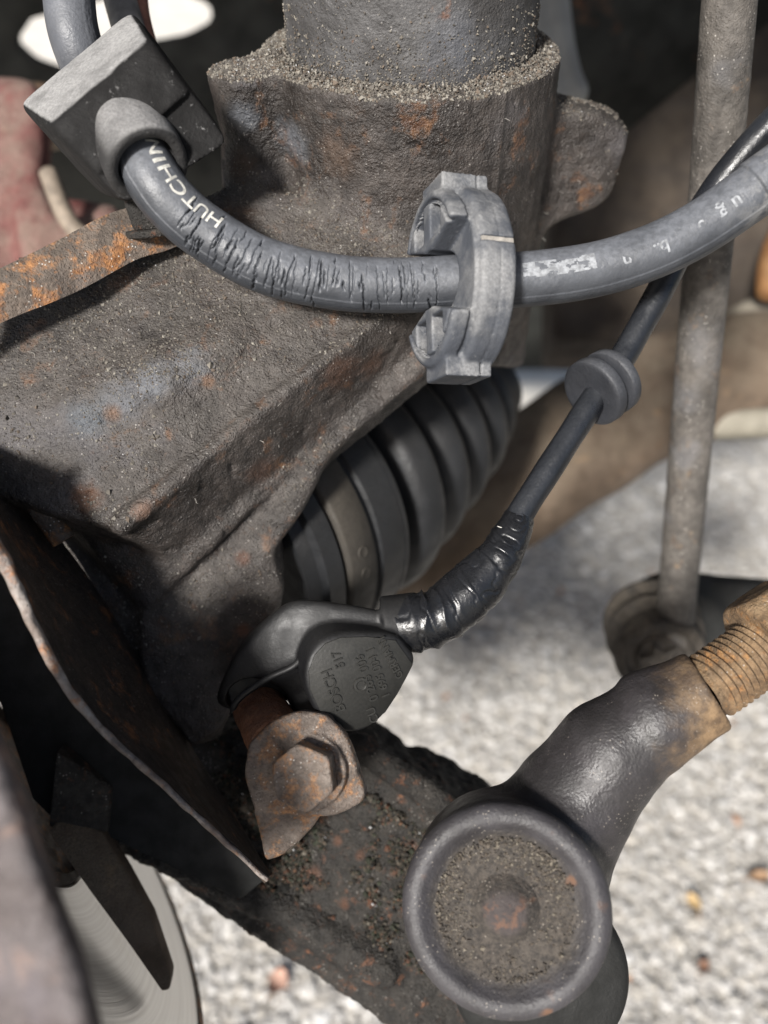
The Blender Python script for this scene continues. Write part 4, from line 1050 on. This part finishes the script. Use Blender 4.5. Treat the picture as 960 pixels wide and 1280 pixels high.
hx_f = smax_h = (lambda A, B: (lambda p: smax(A(p), B(p), 0.3)))(sd_hull(hexp + [p + pn * 5.4 for p in hexp], 0.1), sd_cyl(hc2, hc2 + pn * 6.5, 8.0, 6.3, 0.2))
v, q = surface(hx_f, hc2 - 11, hc2 + 11, 0.3)
v = v + vnormals(v, q) * (0.14 * fbm(v, 1.8, 3, 74))[:, None]
part('hexagon_head', (v, q), M['flange'], tb)

# ------------------------------------------------------------------ lower control arm, greasy and caked with grit
ca_ = thing('lower_control_arm', 'greasy black lower control arm caked with grit and rust, under the lug bolt', 'control arm', P(420, 1080, 215))
front = [(95, 1000, 212), (215, 930, 212), (300, 930, 210), (440, 925, 208), (500, 968, 208), (578, 1020, 206), (660, 1100, 205), (700, 1220, 205), (640, 1350, 205), (540, 1320, 206), (440, 1192, 210), (300, 1122, 214), (120, 1035, 216)]
fa = sd_hull(PP(front[:5] + front[9:] + [(560, 1010, 207), (520, 1260, 207)]) .tolist() + (PP(front[:5] + front[9:] + [(560, 1010, 207), (520, 1260, 207)]) + V(0.05, 0.15, 1) * 22).tolist(), 1.2)
fb = sd_hull(PP([(440, 1060, 207), (530, 985, 207), (600, 1020, 206), (700, 1100, 206), (720, 1240, 206), (640, 1350, 206), (520, 1290, 207), (480, 1215, 208)]).tolist() + (PP([(440, 1060, 207), (530, 985, 207), (600, 1020, 206), (700, 1100, 206), (720, 1240, 206), (640, 1350, 206), (520, 1290, 207), (480, 1215, 208)]) + V(0, 0.2, 1) * 24).tolist(), 1.2)
rimA = sd_cone(P(100, 1020, 211), P(300, 1110, 209), 4.0, 4.0); rimB = sd_cone(P(300, 1110, 209), P(480, 1210, 206), 4.0, 4.4); rimC = sd_cone(P(450, 935, 205), P(590, 1030, 202), 3.4, 3.8)
caf = union([union([fa, fb], 4), rimA, rimB, rimC], 3.0)
v, q = surface(caf, P(400, 1100, 220) - np.array([90, 62, 62]), P(400, 1100, 220) + np.array([75, 62, 62]), 1.0)
nv = vnormals(v, q); v = v + nv * (1.5 * fbm(v, 7, 4, 81) + 0.6 * fbm(v, 2, 2, 82))[:, None]
def near_arm(px, py):
    rel = v - CAMP; f = rel @ FWD; e = np.hypot(480 + rel[:, 0] / f * F_PX - px, 640 - (rel @ V(0, 1, 0)) / f * F_PX - py)
    i = np.where(e < 9)[0]; return v[i[np.argmin(f[i])]]
RU = (0.13, 0.055, 0.028)
M['arm_patched'] = m_iron('oily_iron_rust_flakes', (0.010, 0.009, 0.008), (0.030, 0.026, 0.022), rust=(0.12, 0.045, 0.022), rust_amt=0.45, dust=(0.09, 0.08, 0.066), dust_amt=0.3, speck=0.3, rough=0.6, bump=2.2, big=150, sheen=0.05,
    patches=[(near_arm(x, y), r, RU, 0.85) for x, y, r in ((392, 1096, 3.2), (520, 1066, 2.8), (482, 1025, 1.6), (500, 1094, 1.5), (430, 1120, 1.6), (452, 1060, 1.3), (415, 1052, 1.4), (360, 1100, 1.4))], origin=ORIGIN[ca_])
part('arm_casting', (v, q), M['arm_patched'], ca_)
def m_clod(c, n): 
    rel = c - CAMP; fq = rel @ FWD; px = 480 + rel[:, 0] / fq * F_PX; py = 640 - (rel @ V(0, 1, 0)) / fq * F_PX
    inside = ((py - (1122 + (px - 300) * 0.52)) < -26) * (px > 260) * (px < 590) * ((py - (930 + (px - 440) * 0.65)) > 48)
    return (n @ -FWD > 0.25) * inside * np.clip(fbm(c, 8, 3, 83) * 2.2 + 0.25, 0, 2)
CL = [(0.026, 0.023, 0.018), (0.040, 0.034, 0.026), (0.016, 0.015, 0.013), (0.060, 0.049, 0.036), (0.028, 0.031, 0.020)]
pc1, _ = pick_on(v, q, 5200, m_clod); s1 = RNG.gamma(1.5, 0.18, 5200) + 0.2; k1 = palette(5200, CL, 0.35)
big = s1 > 0.4; k1[big & (RNG.random(5200) < 0.07)] = (0.085, 0.040, 0.024)
pc2, _ = pick_on(v, q, 6000, m_clod); s2 = RNG.gamma(2, 0.09, 6000) + 0.12; k2 = palette(6000, CL + [(0.10, 0.088, 0.07), (0.09, 0.05, 0.03)], 0.3)
w = RNG.random(6000) < 0.006; k2[w] = 0.45
pc2 = pc2 - FWD * RNG.gamma(1.5, 0.5, (6000, 1))
rc_, _ = pick_on(v, q, 9, m_clod); s3 = RNG.uniform(0.8, 1.6, 9); k3 = palette(9, [(0.13, 0.05, 0.024), (0.10, 0.045, 0.028), (0.08, 0.04, 0.03)], 0.25)
g, gc = grains(np.vstack([pc1, rc_]), np.r_[s1, s3], np.vstack([k1, k3]), base='ico')
g2, gc2 = grains(pc2, s2, k2)
part('caked_clods', g, M['grit'], ca_, smooth=False, kind='stuff', colors=gc)
part('caked_grit', g2, M['grit'], ca_, smooth=False, kind='stuff', colors=gc2)

# ------------------------------------------------------------------ tie rod end
tr = thing('tie_rod_end', 'dark forged tie rod end with round dished cap and tan rusty thread', 'tie rod end', P(650, 1160, 175))
tn = unit(V(-0.14, 0.10, -1.0)); tc0 = P(632, 1140, 150)
shaft = [P(640, 1120, 163), P(712, 1000, 162), P(762, 942, 166.5), P(812, 902, 165), P(885, 863, 163)]
tf = union([sd_cyl(tc0 - tn * 3.2, tc0 - tn * 20, 19.2, 18.6, 2.5), sd_cone(P(662, 1095, 174), P(716, 1003, 168), 16.5, 11.4), sd_cone(P(716, 1003, 168), shaft[2], 11.4, 10.0), sd_cone(shaft[2], shaft[3], 10.0, 8.9),
            sd_cyl(shaft[3], shaft[4], 9.0, 8.4, 0.6)], 5)
v, q = surface(tf, P(740, 1010, 160) - np.array([45, 50, 50]), P(740, 1010, 160) + np.array([45, 52, 50]), 0.75)
v = v + vnormals(v, q) * (0.16 * fbm(v, 4, 3, 101) + 0.3 * fbm(v, 14, 2, 102))[:, None]
def tie_mat():
    n = NT('forged_steel_to_rust')
    c = n.mix(n.ramp(n.noise(70, 6, 0.6), 0.32, 0.68), (0.022, 0.020, 0.020), (0.048, 0.043, 0.045))
    c = n.mix(n.ramp(n.noise(500, 4, 0.6), 0.4, 0.75, 0, 0.5), c, (0.022, 0.02, 0.02))
    sp = n.ramp(n.math('ADD', n.voro(105), n.math('MULTIPLY', n.noise(500, 4), 0.3)), 0.22, 0.36, 0.8, 0); sp = n.math('MULTIPLY', sp, n.ramp(n.noise(60, 2), 0.50, 0.60))
    c = n.mix(sp, c, (0.13, 0.07, 0.042))
    x = n.math('ADD', n.xyz('X'), n.math('MULTIPLY', n.noise(190, 5, 0.65), 0.016))
    t0 = (P(800, 900, 159)[0] - ORIGIN[tr][0]) * 0.001
    k = n.ramp(x, t0 + 0.010, t0 + 0.023)
    tan = n.mix(n.ramp(n.noise(260, 5, 0.65), 0.35, 0.65), (0.085, 0.054, 0.030), (0.23, 0.15, 0.08))
    c = n.mix(k, c, tan)
    v_ = n.voro(1300); s = n.math('MULTIPLY', n.ramp(v_, 0.1, 0.22, 1, 0), n.ramp(n.noise(220, 3), 0.5, 0.62, 0, 0.6))
    c = n.mix(s, c, (0.36, 0.32, 0.27))
    b = n.bump(n.noise(300, 4, 0.5), 0.0004, 0.6); b = n.bump(n.noise(1800, 3), 0.00022, 0.7, b)
    return n.done(c, n.math('ADD', n.ramp(n.noise(200, 4), 0.3, 0.7, 0.36, 0.56), n.math('MULTIPLY', k, 0.28)), b, spec=0.5)
part('forged_arm', (v, q), tie_mat(), tr)
cap = smooth_profile([(-4.4, 18.9), (-3.0, 19.5), (-1.2, 19.6), (0.1, 19.0), (0.8, 17.7), (0.7, 16.1), (-0.4, 14.5), (-1.5, 12.9), (-1.7, 9.5), (-1.6, 6.8), (-1.3, 6.2), (-0.2, 5.1), (1.1, 3.4), (1.5, 0.6)], 6)
v, f = lathe(tc0, tn, cap, 128)
q = [x for x in f if len(x) == 4]; v = v + vnormals(v, np.array(q)) * (0.16 * fbm(v, 5, 3, 103) + 0.10 * fbm(v, 1.8, 2, 104) * (np.linalg.norm(v - tc0, axis=1) < 13.5))[:, None]
def cap_mat():
    n = NT('cap_steel_dusty_bowl')
    d = n.t.nodes.new('ShaderNodeVectorMath'); d.operation = 'DISTANCE'; n.put(d.inputs[0], n.co)
    d.inputs[1].default_value = tuple((tc0 - ORIGIN[tr]) * 0.001)
    r = n.math('ADD', d.outputs['Value'], n.math('MULTIPLY', n.noise(200, 4), 0.003))
    c = n.mix(n.ramp(n.noise(75, 6, 0.6), 0.32, 0.68), (0.021, 0.019, 0.020), (0.046, 0.043, 0.047))
    bowl = n.ramp(r, 0.0138, 0.0166, 1, 0)
    dirt = n.mix(n.ramp(n.noise(900, 4, 0.7), 0.35, 0.65), (0.028, 0.024, 0.020), (0.080, 0.067, 0.054))
    c = n.mix(n.math('MULTIPLY', bowl, 0.85), c, dirt)
    boss = n.ramp(r, 0.0046, 0.0066, 1, 0); c = n.mix(n.math('MULTIPLY', boss, 0.75), c, (0.052, 0.042, 0.042)); c = n.mix(n.math('MULTIPLY', boss, n.ramp(n.noise(330, 4, 0.6), 0.52, 0.62, 0, 0.7)), c, (0.14, 0.075, 0.048))
    sp = n.math('MULTIPLY', n.ramp(n.math('ADD', n.voro(120), n.math('MULTIPLY', n.noise(500, 4), 0.3)), 0.26, 0.38, 0.85, 0), n.ramp(n.noise(75, 2), 0.56, 0.62)); c = n.mix(sp, c, (0.15, 0.078, 0.045))
    s = n.math('MULTIPLY', n.ramp(n.voro(1300), 0.1, 0.22, 1, 0), n.ramp(n.noise(220, 3), 0.48, 0.6, 0, 0.7)); c = n.mix(s, c, (0.38, 0.34, 0.29))
    b = n.bump(n.noise(300, 4, 0.5), 0.0003, 0.6); b = n.bump(n.noise(1700, 3), 0.0002, 0.8, b); b = n.bump(n.math('MULTIPLY', bowl, n.noise(1300, 4, 0.7)), 0.0005, 0.8, b)
    return n.done(c, n.math('ADD', n.ramp(n.noise(160, 4), 0.3, 0.7, 0.48, 0.62), n.math('MULTIPLY', bowl, 0.3)), b, spec=0.5)
part('dished_cap', (v, f), cap_mat(), tr)
nn_ = 3400; aa = RNG.uniform(0, 2 * math.pi, nn_); r_ = 5.4 + 7.8 * np.sqrt(RNG.random(nn_))
e1 = unit(np.cross(tn, (1, 0, 0))); e2 = np.cross(tn, e1)
pz = tc0 + (r_ * np.cos(aa))[:, None] * e1 + (r_ * np.sin(aa))[:, None] * e2 + tn * (-1.62 + np.clip((r_ - 11.6) * 0.5, 0, 1) + np.clip((6.6 - r_) * 0.4, 0, 1))[:, None]
keep = fbm(pz, 6, 2, 105) + 0.5 > RNG.random(nn_) * 0.9; pz = pz[keep]
g, gc = grains(pz, RNG.gamma(1.6, 0.07, len(pz)) + 0.09, palette(len(pz), [(0.085, 0.07, 0.055), (0.05, 0.042, 0.035), (0.12, 0.10, 0.08), (0.16, 0.14, 0.11)], 0.3))
part('bowl_grit', g, M['grit'], tr, smooth=False, kind='stuff', colors=gc)
# lower dust boot under the housing
part('dust_boot', lathe(P(664, 1180, 194), V(-0.05, 0.02, -1), smooth_profile([(0, 10), (4, 15), (9, 19.0), (13, 19.9), (16, 18.8), (17, 16)], 5), 72), M['black'], tr)
# threaded part and lock nut
tA = P(880, 863, 163); tB = P(985, 790, 167); tdir = unit(tB - tA)
n_th = 96; pitch = 1.55; LEN = 19.5; ms = 240
Sg, Tg = np.meshgrid(np.linspace(0, LEN, ms), np.arange(n_th) * 2 * math.pi / n_th, indexing='ij')
saw = ((Sg / pitch - Tg / (2 * math.pi)) % 1.0); tri = np.abs(saw - 0.5) * 2
Rr = 6.15 + 0.85 * (1 - tri) ** 1.0 * np.clip((Sg - 1.6) / 1.2, 0, 1) + 0.10 * fbm(np.stack([Sg.ravel(), 6 * np.cos(Tg).ravel(), 6 * np.sin(Tg).ravel()], 1), 2.0, 3, 110).reshape(Sg.shape)
e1 = unit((CAMP - tA) - ((CAMP - tA) @ tdir) * tdir); e2 = np.cross(tdir, e1)
tv = (tA - tdir * 1.0)[None, None] + Sg[..., None] * tdir + Rr[..., None] * (np.cos(Tg)[..., None] * e1 + np.sin(Tg)[..., None] * e2)
i = np.arange(ms - 1)[:, None] * n_th; j = np.arange(n_th)[None]; j1 = (j + 1) % n_th
part('threaded_stud', (tv.reshape(-1, 3), np.stack([i + j, i + j1, i + n_th + j1, i + n_th + j], -1).reshape(-1, 4)), M['tan_rust'], tr)
nc = tA + tdir * 15.2
hexn = [nc + 11.6 * (math.cos(k * math.pi / 3 + 0.25) * e1 + math.sin(k * math.pi / 3 + 0.25) * e2) for k in range(6)]
nf = (lambda A, B: (lambda p: smax(A(p), B(p), 0.5)))(sd_hull(hexn + [p + tdir * 12 for p in hexn], 0.4), sd_cyl(nc - tdir * 1.0, nc + tdir * 14, 10.2, 16.5, 0.4))
v, q = surface(nf, nc + tdir * 6 - 20, nc + tdir * 6 + 20, 0.5)
v = v + vnormals(v, q) * (0.22 * fbm(v, 3, 3, 111))[:, None]
part('lock_nut', (v, q), M['tan_rust'], tr)
part('tie_rod', lathe(nc + tdir * 11, tdir, [(0, 8), (3, 10.2), (40, 10.2)], 40), M['tan_rust'], tr, sharp=50)

# ------------------------------------------------------------------ stabiliser link with its lower joint
sl_ = thing('stabiliser_link', 'long straight dusty steel link rod at right ending in rubber joint', 'link rod', P(843, 790, 262))
cp, cs_ = path([P(918, -60, 180), P(912, 0, 183), P(893, 230, 203), P(870, 480, 230), P(847, 740, 262), P(842, 800, 270)], 0.8)
def lk_r(S, T):
    P3 = np.stack([S.ravel(), 6 * np.cos(T).ravel(), 6 * np.sin(T).ravel()], 1)
    return 6.05 + 0.13 * fbm(P3, 3, 3, 120).reshape(S.shape) * np.clip(1.4 - S / 90, 0.3, 1) + (0.2 * np.clip(noise(P3, 2.0, 121) - 0.3, 0, 1)).reshape(S.shape) * np.clip(1 - S / 80, 0, 1)
part('rod', tube(cp, cs_, lk_r, 64), M['link'], sl_)
jn = unit(V(-0.16, -0.42, -0.89)); jc = P(826, 824, 266)
jp = smooth_profile([(-27, 13.0), (-25, 16.0), (-22, 16.8), (-19.5, 13.4), (-17.5, 13.2), (-15, 16.2), (-12.5, 16.2), (-10, 13.0), (-8, 12.6), (-6.5, 14.8), (-2, 15.0), (0.2, 14.0)], 6)
jp = np.vstack([jp, [(0.6, 11.4), (-1.6, 10.6), (-1.8, 8.2), (-0.4, 7.4), (-0.4, 0.8)]])
part('rubber_boot', lathe(jc, jn, jp, 72), M['bush'], sl_, sharp=60)
e1 = unit(np.cross(jn, (0, 0, 1))); e2 = np.cross(jn, e1); st_ = []
for k in range(12):
    a = k * math.pi / 6; r = 6.6 if k % 2 == 0 else 3.6
    st_.append(jc - jn * 0.6 + r * (math.cos(a) * e1 + math.sin(a) * e2))
part('star_socket', slab(st_, jn * 2.2), M['bush'], sl_, smooth=False)
ab = thing('stabiliser_bar', 'dark flat stabiliser bar eye behind the foot of the link rod', 'stabiliser bar', P(860, 745, 290))
f = union([sd_cyl(P(832, 772, 305), P(832, 772, 305) - FWD * 0 + jn * 14, 20, 20, 2), sd_hull(PP([(835, 716, 290), (900, 716, 290), (1060, 735, 290), (1060, 830, 290), (840, 830, 290), (835, 716, 315), (1060, 735, 315), (1060, 830, 315), (840, 830, 315)]), 2)], 6)
v, q = surface(f, P(900, 780, 300) - 58, P(900, 780, 300) + 58, 1.5)
part('bar_eye', (v, q), M['black'], ab)

# ------------------------------------------------------------------ axle bellows
cb_ = thing('axle_bellows', 'ribbed dark rubber axle boot narrowing away behind the knuckle', 'axle boot', P(400, 640, 240))
b0 = P(306, 672, 236); bd = unit(V(0.62, 0.42, 0.66))
prof = [(-14, 24), (-12, 32), (-6, 33), (-5.5, 36.5), (-1, 37), (-0.5, 36), (0.5, 36), (1.0, 37.3), (9.5, 37.5), (10, 36.4), (10.8, 36.4), (11.3, 37.6), (17, 38.0), (19.5, 37.6)]
part_b = smooth_profile([(19.5, 37.8), (21.5, 37.0), (23.2, 32.5), (24.6, 28.4), (26.4, 28.8), (29, 35.4), (33, 37.2), (37, 36.6), (39.2, 31.5), (41, 25.6), (42.8, 25.4), (45, 31.0), (49, 33.6), (53, 33), (55.4, 27.6), (57.2, 22.2), (59, 22.0), (61.5, 27.6), (65.5, 30), (69, 29), (71, 24.2), (73, 18.8), (75, 18.8), (77.5, 24.0), (81, 25.8), (84.5, 25), (86.5, 21), (88.5, 18), (90.5, 18.2), (93, 20.4), (97, 20), (100, 16), (103, 13), (112, 12.6)], 7)
KB = np.array([1.22, 1.10])
part('bellows', lathe(b0, bd, np.vstack([[(8.8, 30.0), (8.8, 36.4)], prof[9:], part_b]) * KB, 128), M['cvboot'], cb_, sharp=40)
part('clamp_band', lathe(b0, bd, np.array([(0.2, 34), (0.4, 36.6), (0.8, 37.25), (1.2, 37.5), (8.6, 37.7), (9.0, 37.4), (9.3, 36.0)]) * KB, 128), M['band'], cb_, sharp=40)
part('joint_housing', lathe(b0, bd, np.array([(-9, 20), (-9, 33), (-6, 34), (-5.5, 36.2), (-1.0, 36.6), (0.1, 35.5)]) * KB, 128), M['cvboot'], cb_, sharp=40)  # dark boot rubber reused: deep shade put into the housing's colour
er = unit((CAMP - b0) - ((CAMP - b0) @ bd) * bd)
es = np.cross(bd, er)
for tx, ty in ((430, 690), (441, 716)):
    best = None
    for an in np.linspace(-1.6, 1.6, 321):
        r_ = math.cos(an) * er + math.sin(an) * es; w_ = b0 + bd * 6.0 + r_ * 41.2 - CAMP; f_ = w_ @ FWD
        e_ = abs(640 - (w_ @ V(0, 1, 0)) / f_ * F_PX - ty)
        if best is None or e_ < best[0]: best = (e_, r_)
    rd = best[1]
    part('clamp_stud', lathe(b0 + bd * 6.0 + rd * 41.2, rd, [(0, 1.9), (0.35, 1.8), (0.45, 1.5), (0.3, 1.2), (0.3, 0.3)], 24), M['band'], cb_, sharp=40)
#single('drive_shaft', lathe(b0 + bd * 124, bd, [(0, 11), (1, 12), (180, 12)], 40), M['arm'], 'dark drive shaft leaving the narrow end of the bellows', 'drive shaft', sharp=50)

# ------------------------------------------------------------------ dust shield, brake disc, caliper carrier (lower left)
ds_ = thing('dust_shield', 'thin rusty sheet dust shield with edge coloured pale as lit, lower left', 'dust shield', P(170, 900, 160))
rowN = [(-60, 590, 144), (0, 690, 147), (38, 770, 149), (80, 850, 152), (130, 912, 155), (190, 966, 158), (260, 1030, 162), (335, 1098, 165)]
rowF = [(-60, 500, 190), (0, 578, 192), (62, 660, 194), (120, 740, 196), (175, 830, 198), (225, 915, 200), (285, 1010, 200), (336, 1094, 190)]
rowM = [tuple((np.array(a) * 0.55 + np.array(b) * 0.45) + np.array([-3, 6, -3])) for a, b in zip(rowN, rowF)]
v, f = sheet([PP(rowN), PP(rowM), PP(rowF)], 0.9, 10)
v = v + (0.35 * fbm(v, 6, 3, 131))[:, None] * V(0.6, 0.6, -0.4)
part('sheet', (v, f), M['shield'], ds_, sharp=50)
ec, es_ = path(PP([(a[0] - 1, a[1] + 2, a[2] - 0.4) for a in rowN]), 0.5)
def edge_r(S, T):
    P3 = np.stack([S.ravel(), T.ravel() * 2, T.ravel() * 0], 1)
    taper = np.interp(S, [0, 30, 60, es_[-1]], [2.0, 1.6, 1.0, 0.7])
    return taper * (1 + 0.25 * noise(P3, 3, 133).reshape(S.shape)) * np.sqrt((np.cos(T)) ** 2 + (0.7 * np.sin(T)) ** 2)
part('lit_edge', tube(ec, es_, edge_r, 14), M['edge'], ds_)  # edge tube kept pale: the light on the rim is put into its colour
bp_ = [P(-60, 640, 196), P(0, 690, 196), P(80, 850, 196), P(190, 966, 197), P(335, 1098, 197), P(300, 1126, 198), P(120, 1040, 198), P(75, 1034, 196), P(40, 1000, 195), P(0, 880, 195), P(-60, 800, 195)]  # black sheet added for the shade between shield and disc
part('gap_shade_sheet', bevel(slab(bp_, V(-0.1, 0, 1) * 3), 0.8, 2), M['black'], ds_, sharp=40)
# flange rim on the knuckle side of the shield, catching light
fr = [(-60, 448, 178), (0, 545, 178), (26, 592, 178.5), (54, 640, 179), (80, 676, 180)]
part('flange_rim', tube(*path(PP(fr), 0.6), lambda S, T: 2.6 + 0.3 * np.sin(S) * 0.3, 14), M['strip'], ds_)

WA = unit((0.80, 0.55, 0.25))                     # the wheel's axis
dcen = CAMP + np.array([-95.0, 96.0, -190.0])
bdk = thing('brake_disc', 'worn bright brake disc standing at the lower left, rim towards the ground', 'brake disc', dcen)
def disc_metal():
    n = NT('machined_disc')
    d = n.t.nodes.new('ShaderNodeVectorMath'); d.operation = 'LENGTH'; n.put(d.inputs[0], n.co)
    rr = n.t.nodes.new('ShaderNodeCombineXYZ'); n.put(rr.inputs[0], d.outputs['Value'])
    ring_ = n.noise(900, 4, 0.7, co=rr.outputs[0])
    c = n.mix(n.ramp(ring_, 0.3, 0.7), (0.62, 0.61, 0.60), (0.80, 0.80, 0.79))
    c = n.mix(n.ramp(n.noise(60, 4), 0.55, 0.75, 0, 0.3), c, (0.42, 0.36, 0.32))
    b = n.bump(ring_, 0.0003, 0.5)
    return n.done(c, 0.32, b, metal=0.85)
part('friction_ring', lathe(dcen, WA, [(-22, 30), (-22, 84.5), (-21, 85.5), (-14, 85.5), (-13.5, 84), (-13.5, 60), (-8, 60), (-8, 84), (-7.5, 85.5), (-1, 85.5), (0, 84.2), (0, 32), (-2, 30)], 160, ref=(0, 0, 1)), disc_metal(), bdk, sharp=30)
part('outer_lip', lathe(dcen, WA, [(-0.6, 83.2), (0.35, 83.3), (0.4, 85.2), (-0.6, 86.1), (-1.6, 86.0)], 160, ref=(0, 0, 1)), M['strip'], bdk, sharp=30)
part('rusty_hat', lathe(dcen, WA, [(-30, 10), (-30, 31), (1, 31), (1.4, 29), (-10, 27), (-12, 18), (-12, 8)], 120, ref=(0, 0, 1)), M['shield'], bdk, sharp=30)
cr = thing('caliper_carrier', 'blurred rusty pinkish grey caliper carrier bar in the lower left corner', 'caliper carrier', P(20, 1150, 100))
co_ = [P(-90, 830, 104), P(-28, 868, 101), P(0, 930, 99), P(38, 1020, 96), P(76, 1120, 93), P(122, 1260, 90), P(150, 1380, 88), P(-120, 1380, 112), P(-120, 900, 118)]
f = sd_hull([p for p in co_] + [p + V(-0.35, 0.1, 1) * 16 for p in co_], 2.0)
v, q = surface(f, np.min(co_, 0) - 20, np.max(co_, 0) + 22, 1.2)
v = v + vnormals(v, q) * (0.6 * fbm(v, 8, 3, 141))[:, None]
part('carrier_bar', (v, q), m_iron('pinkish_rusty_cast', (0.060, 0.044, 0.039), (0.125, 0.102, 0.100), rust=(0.19, 0.11, 0.085), rust_amt=0.5, dust=(0.24, 0.22, 0.22), dust_amt=0.45, speck=0.1, rough=0.65, big=60, sheen=0.5), cr)
pd = thing('reflection_wedge', 'brown wedge built for a dark reflection, tapering down against the brake disc', 'disc reflection', P(140, 1080, 190))
o_ = [P(80, 1020, 194), P(128, 1040, 196), P(160, 1095, 196), P(190, 1150, 196), P(214, 1222, 196), P(212, 1238, 196), P(202, 1240, 196), P(160, 1180, 194), P(110, 1112, 192), P(60, 1040, 190)]  # brown wedge added in place of a reflection in the disc
part('wedge_front', bevel(slab(o_, V(-0.1, 0.1, 1) * 5), 0.6, 2), M['beam'], pd, sharp=40)
part('wedge_back', bevel(slab([P(70, 940, 190), P(140, 985, 196), P(135, 1042, 197), P(60, 1035, 192)], V(-0.1, 0.1, 1) * 8), 0.8, 2), M['arm'], pd, sharp=40)
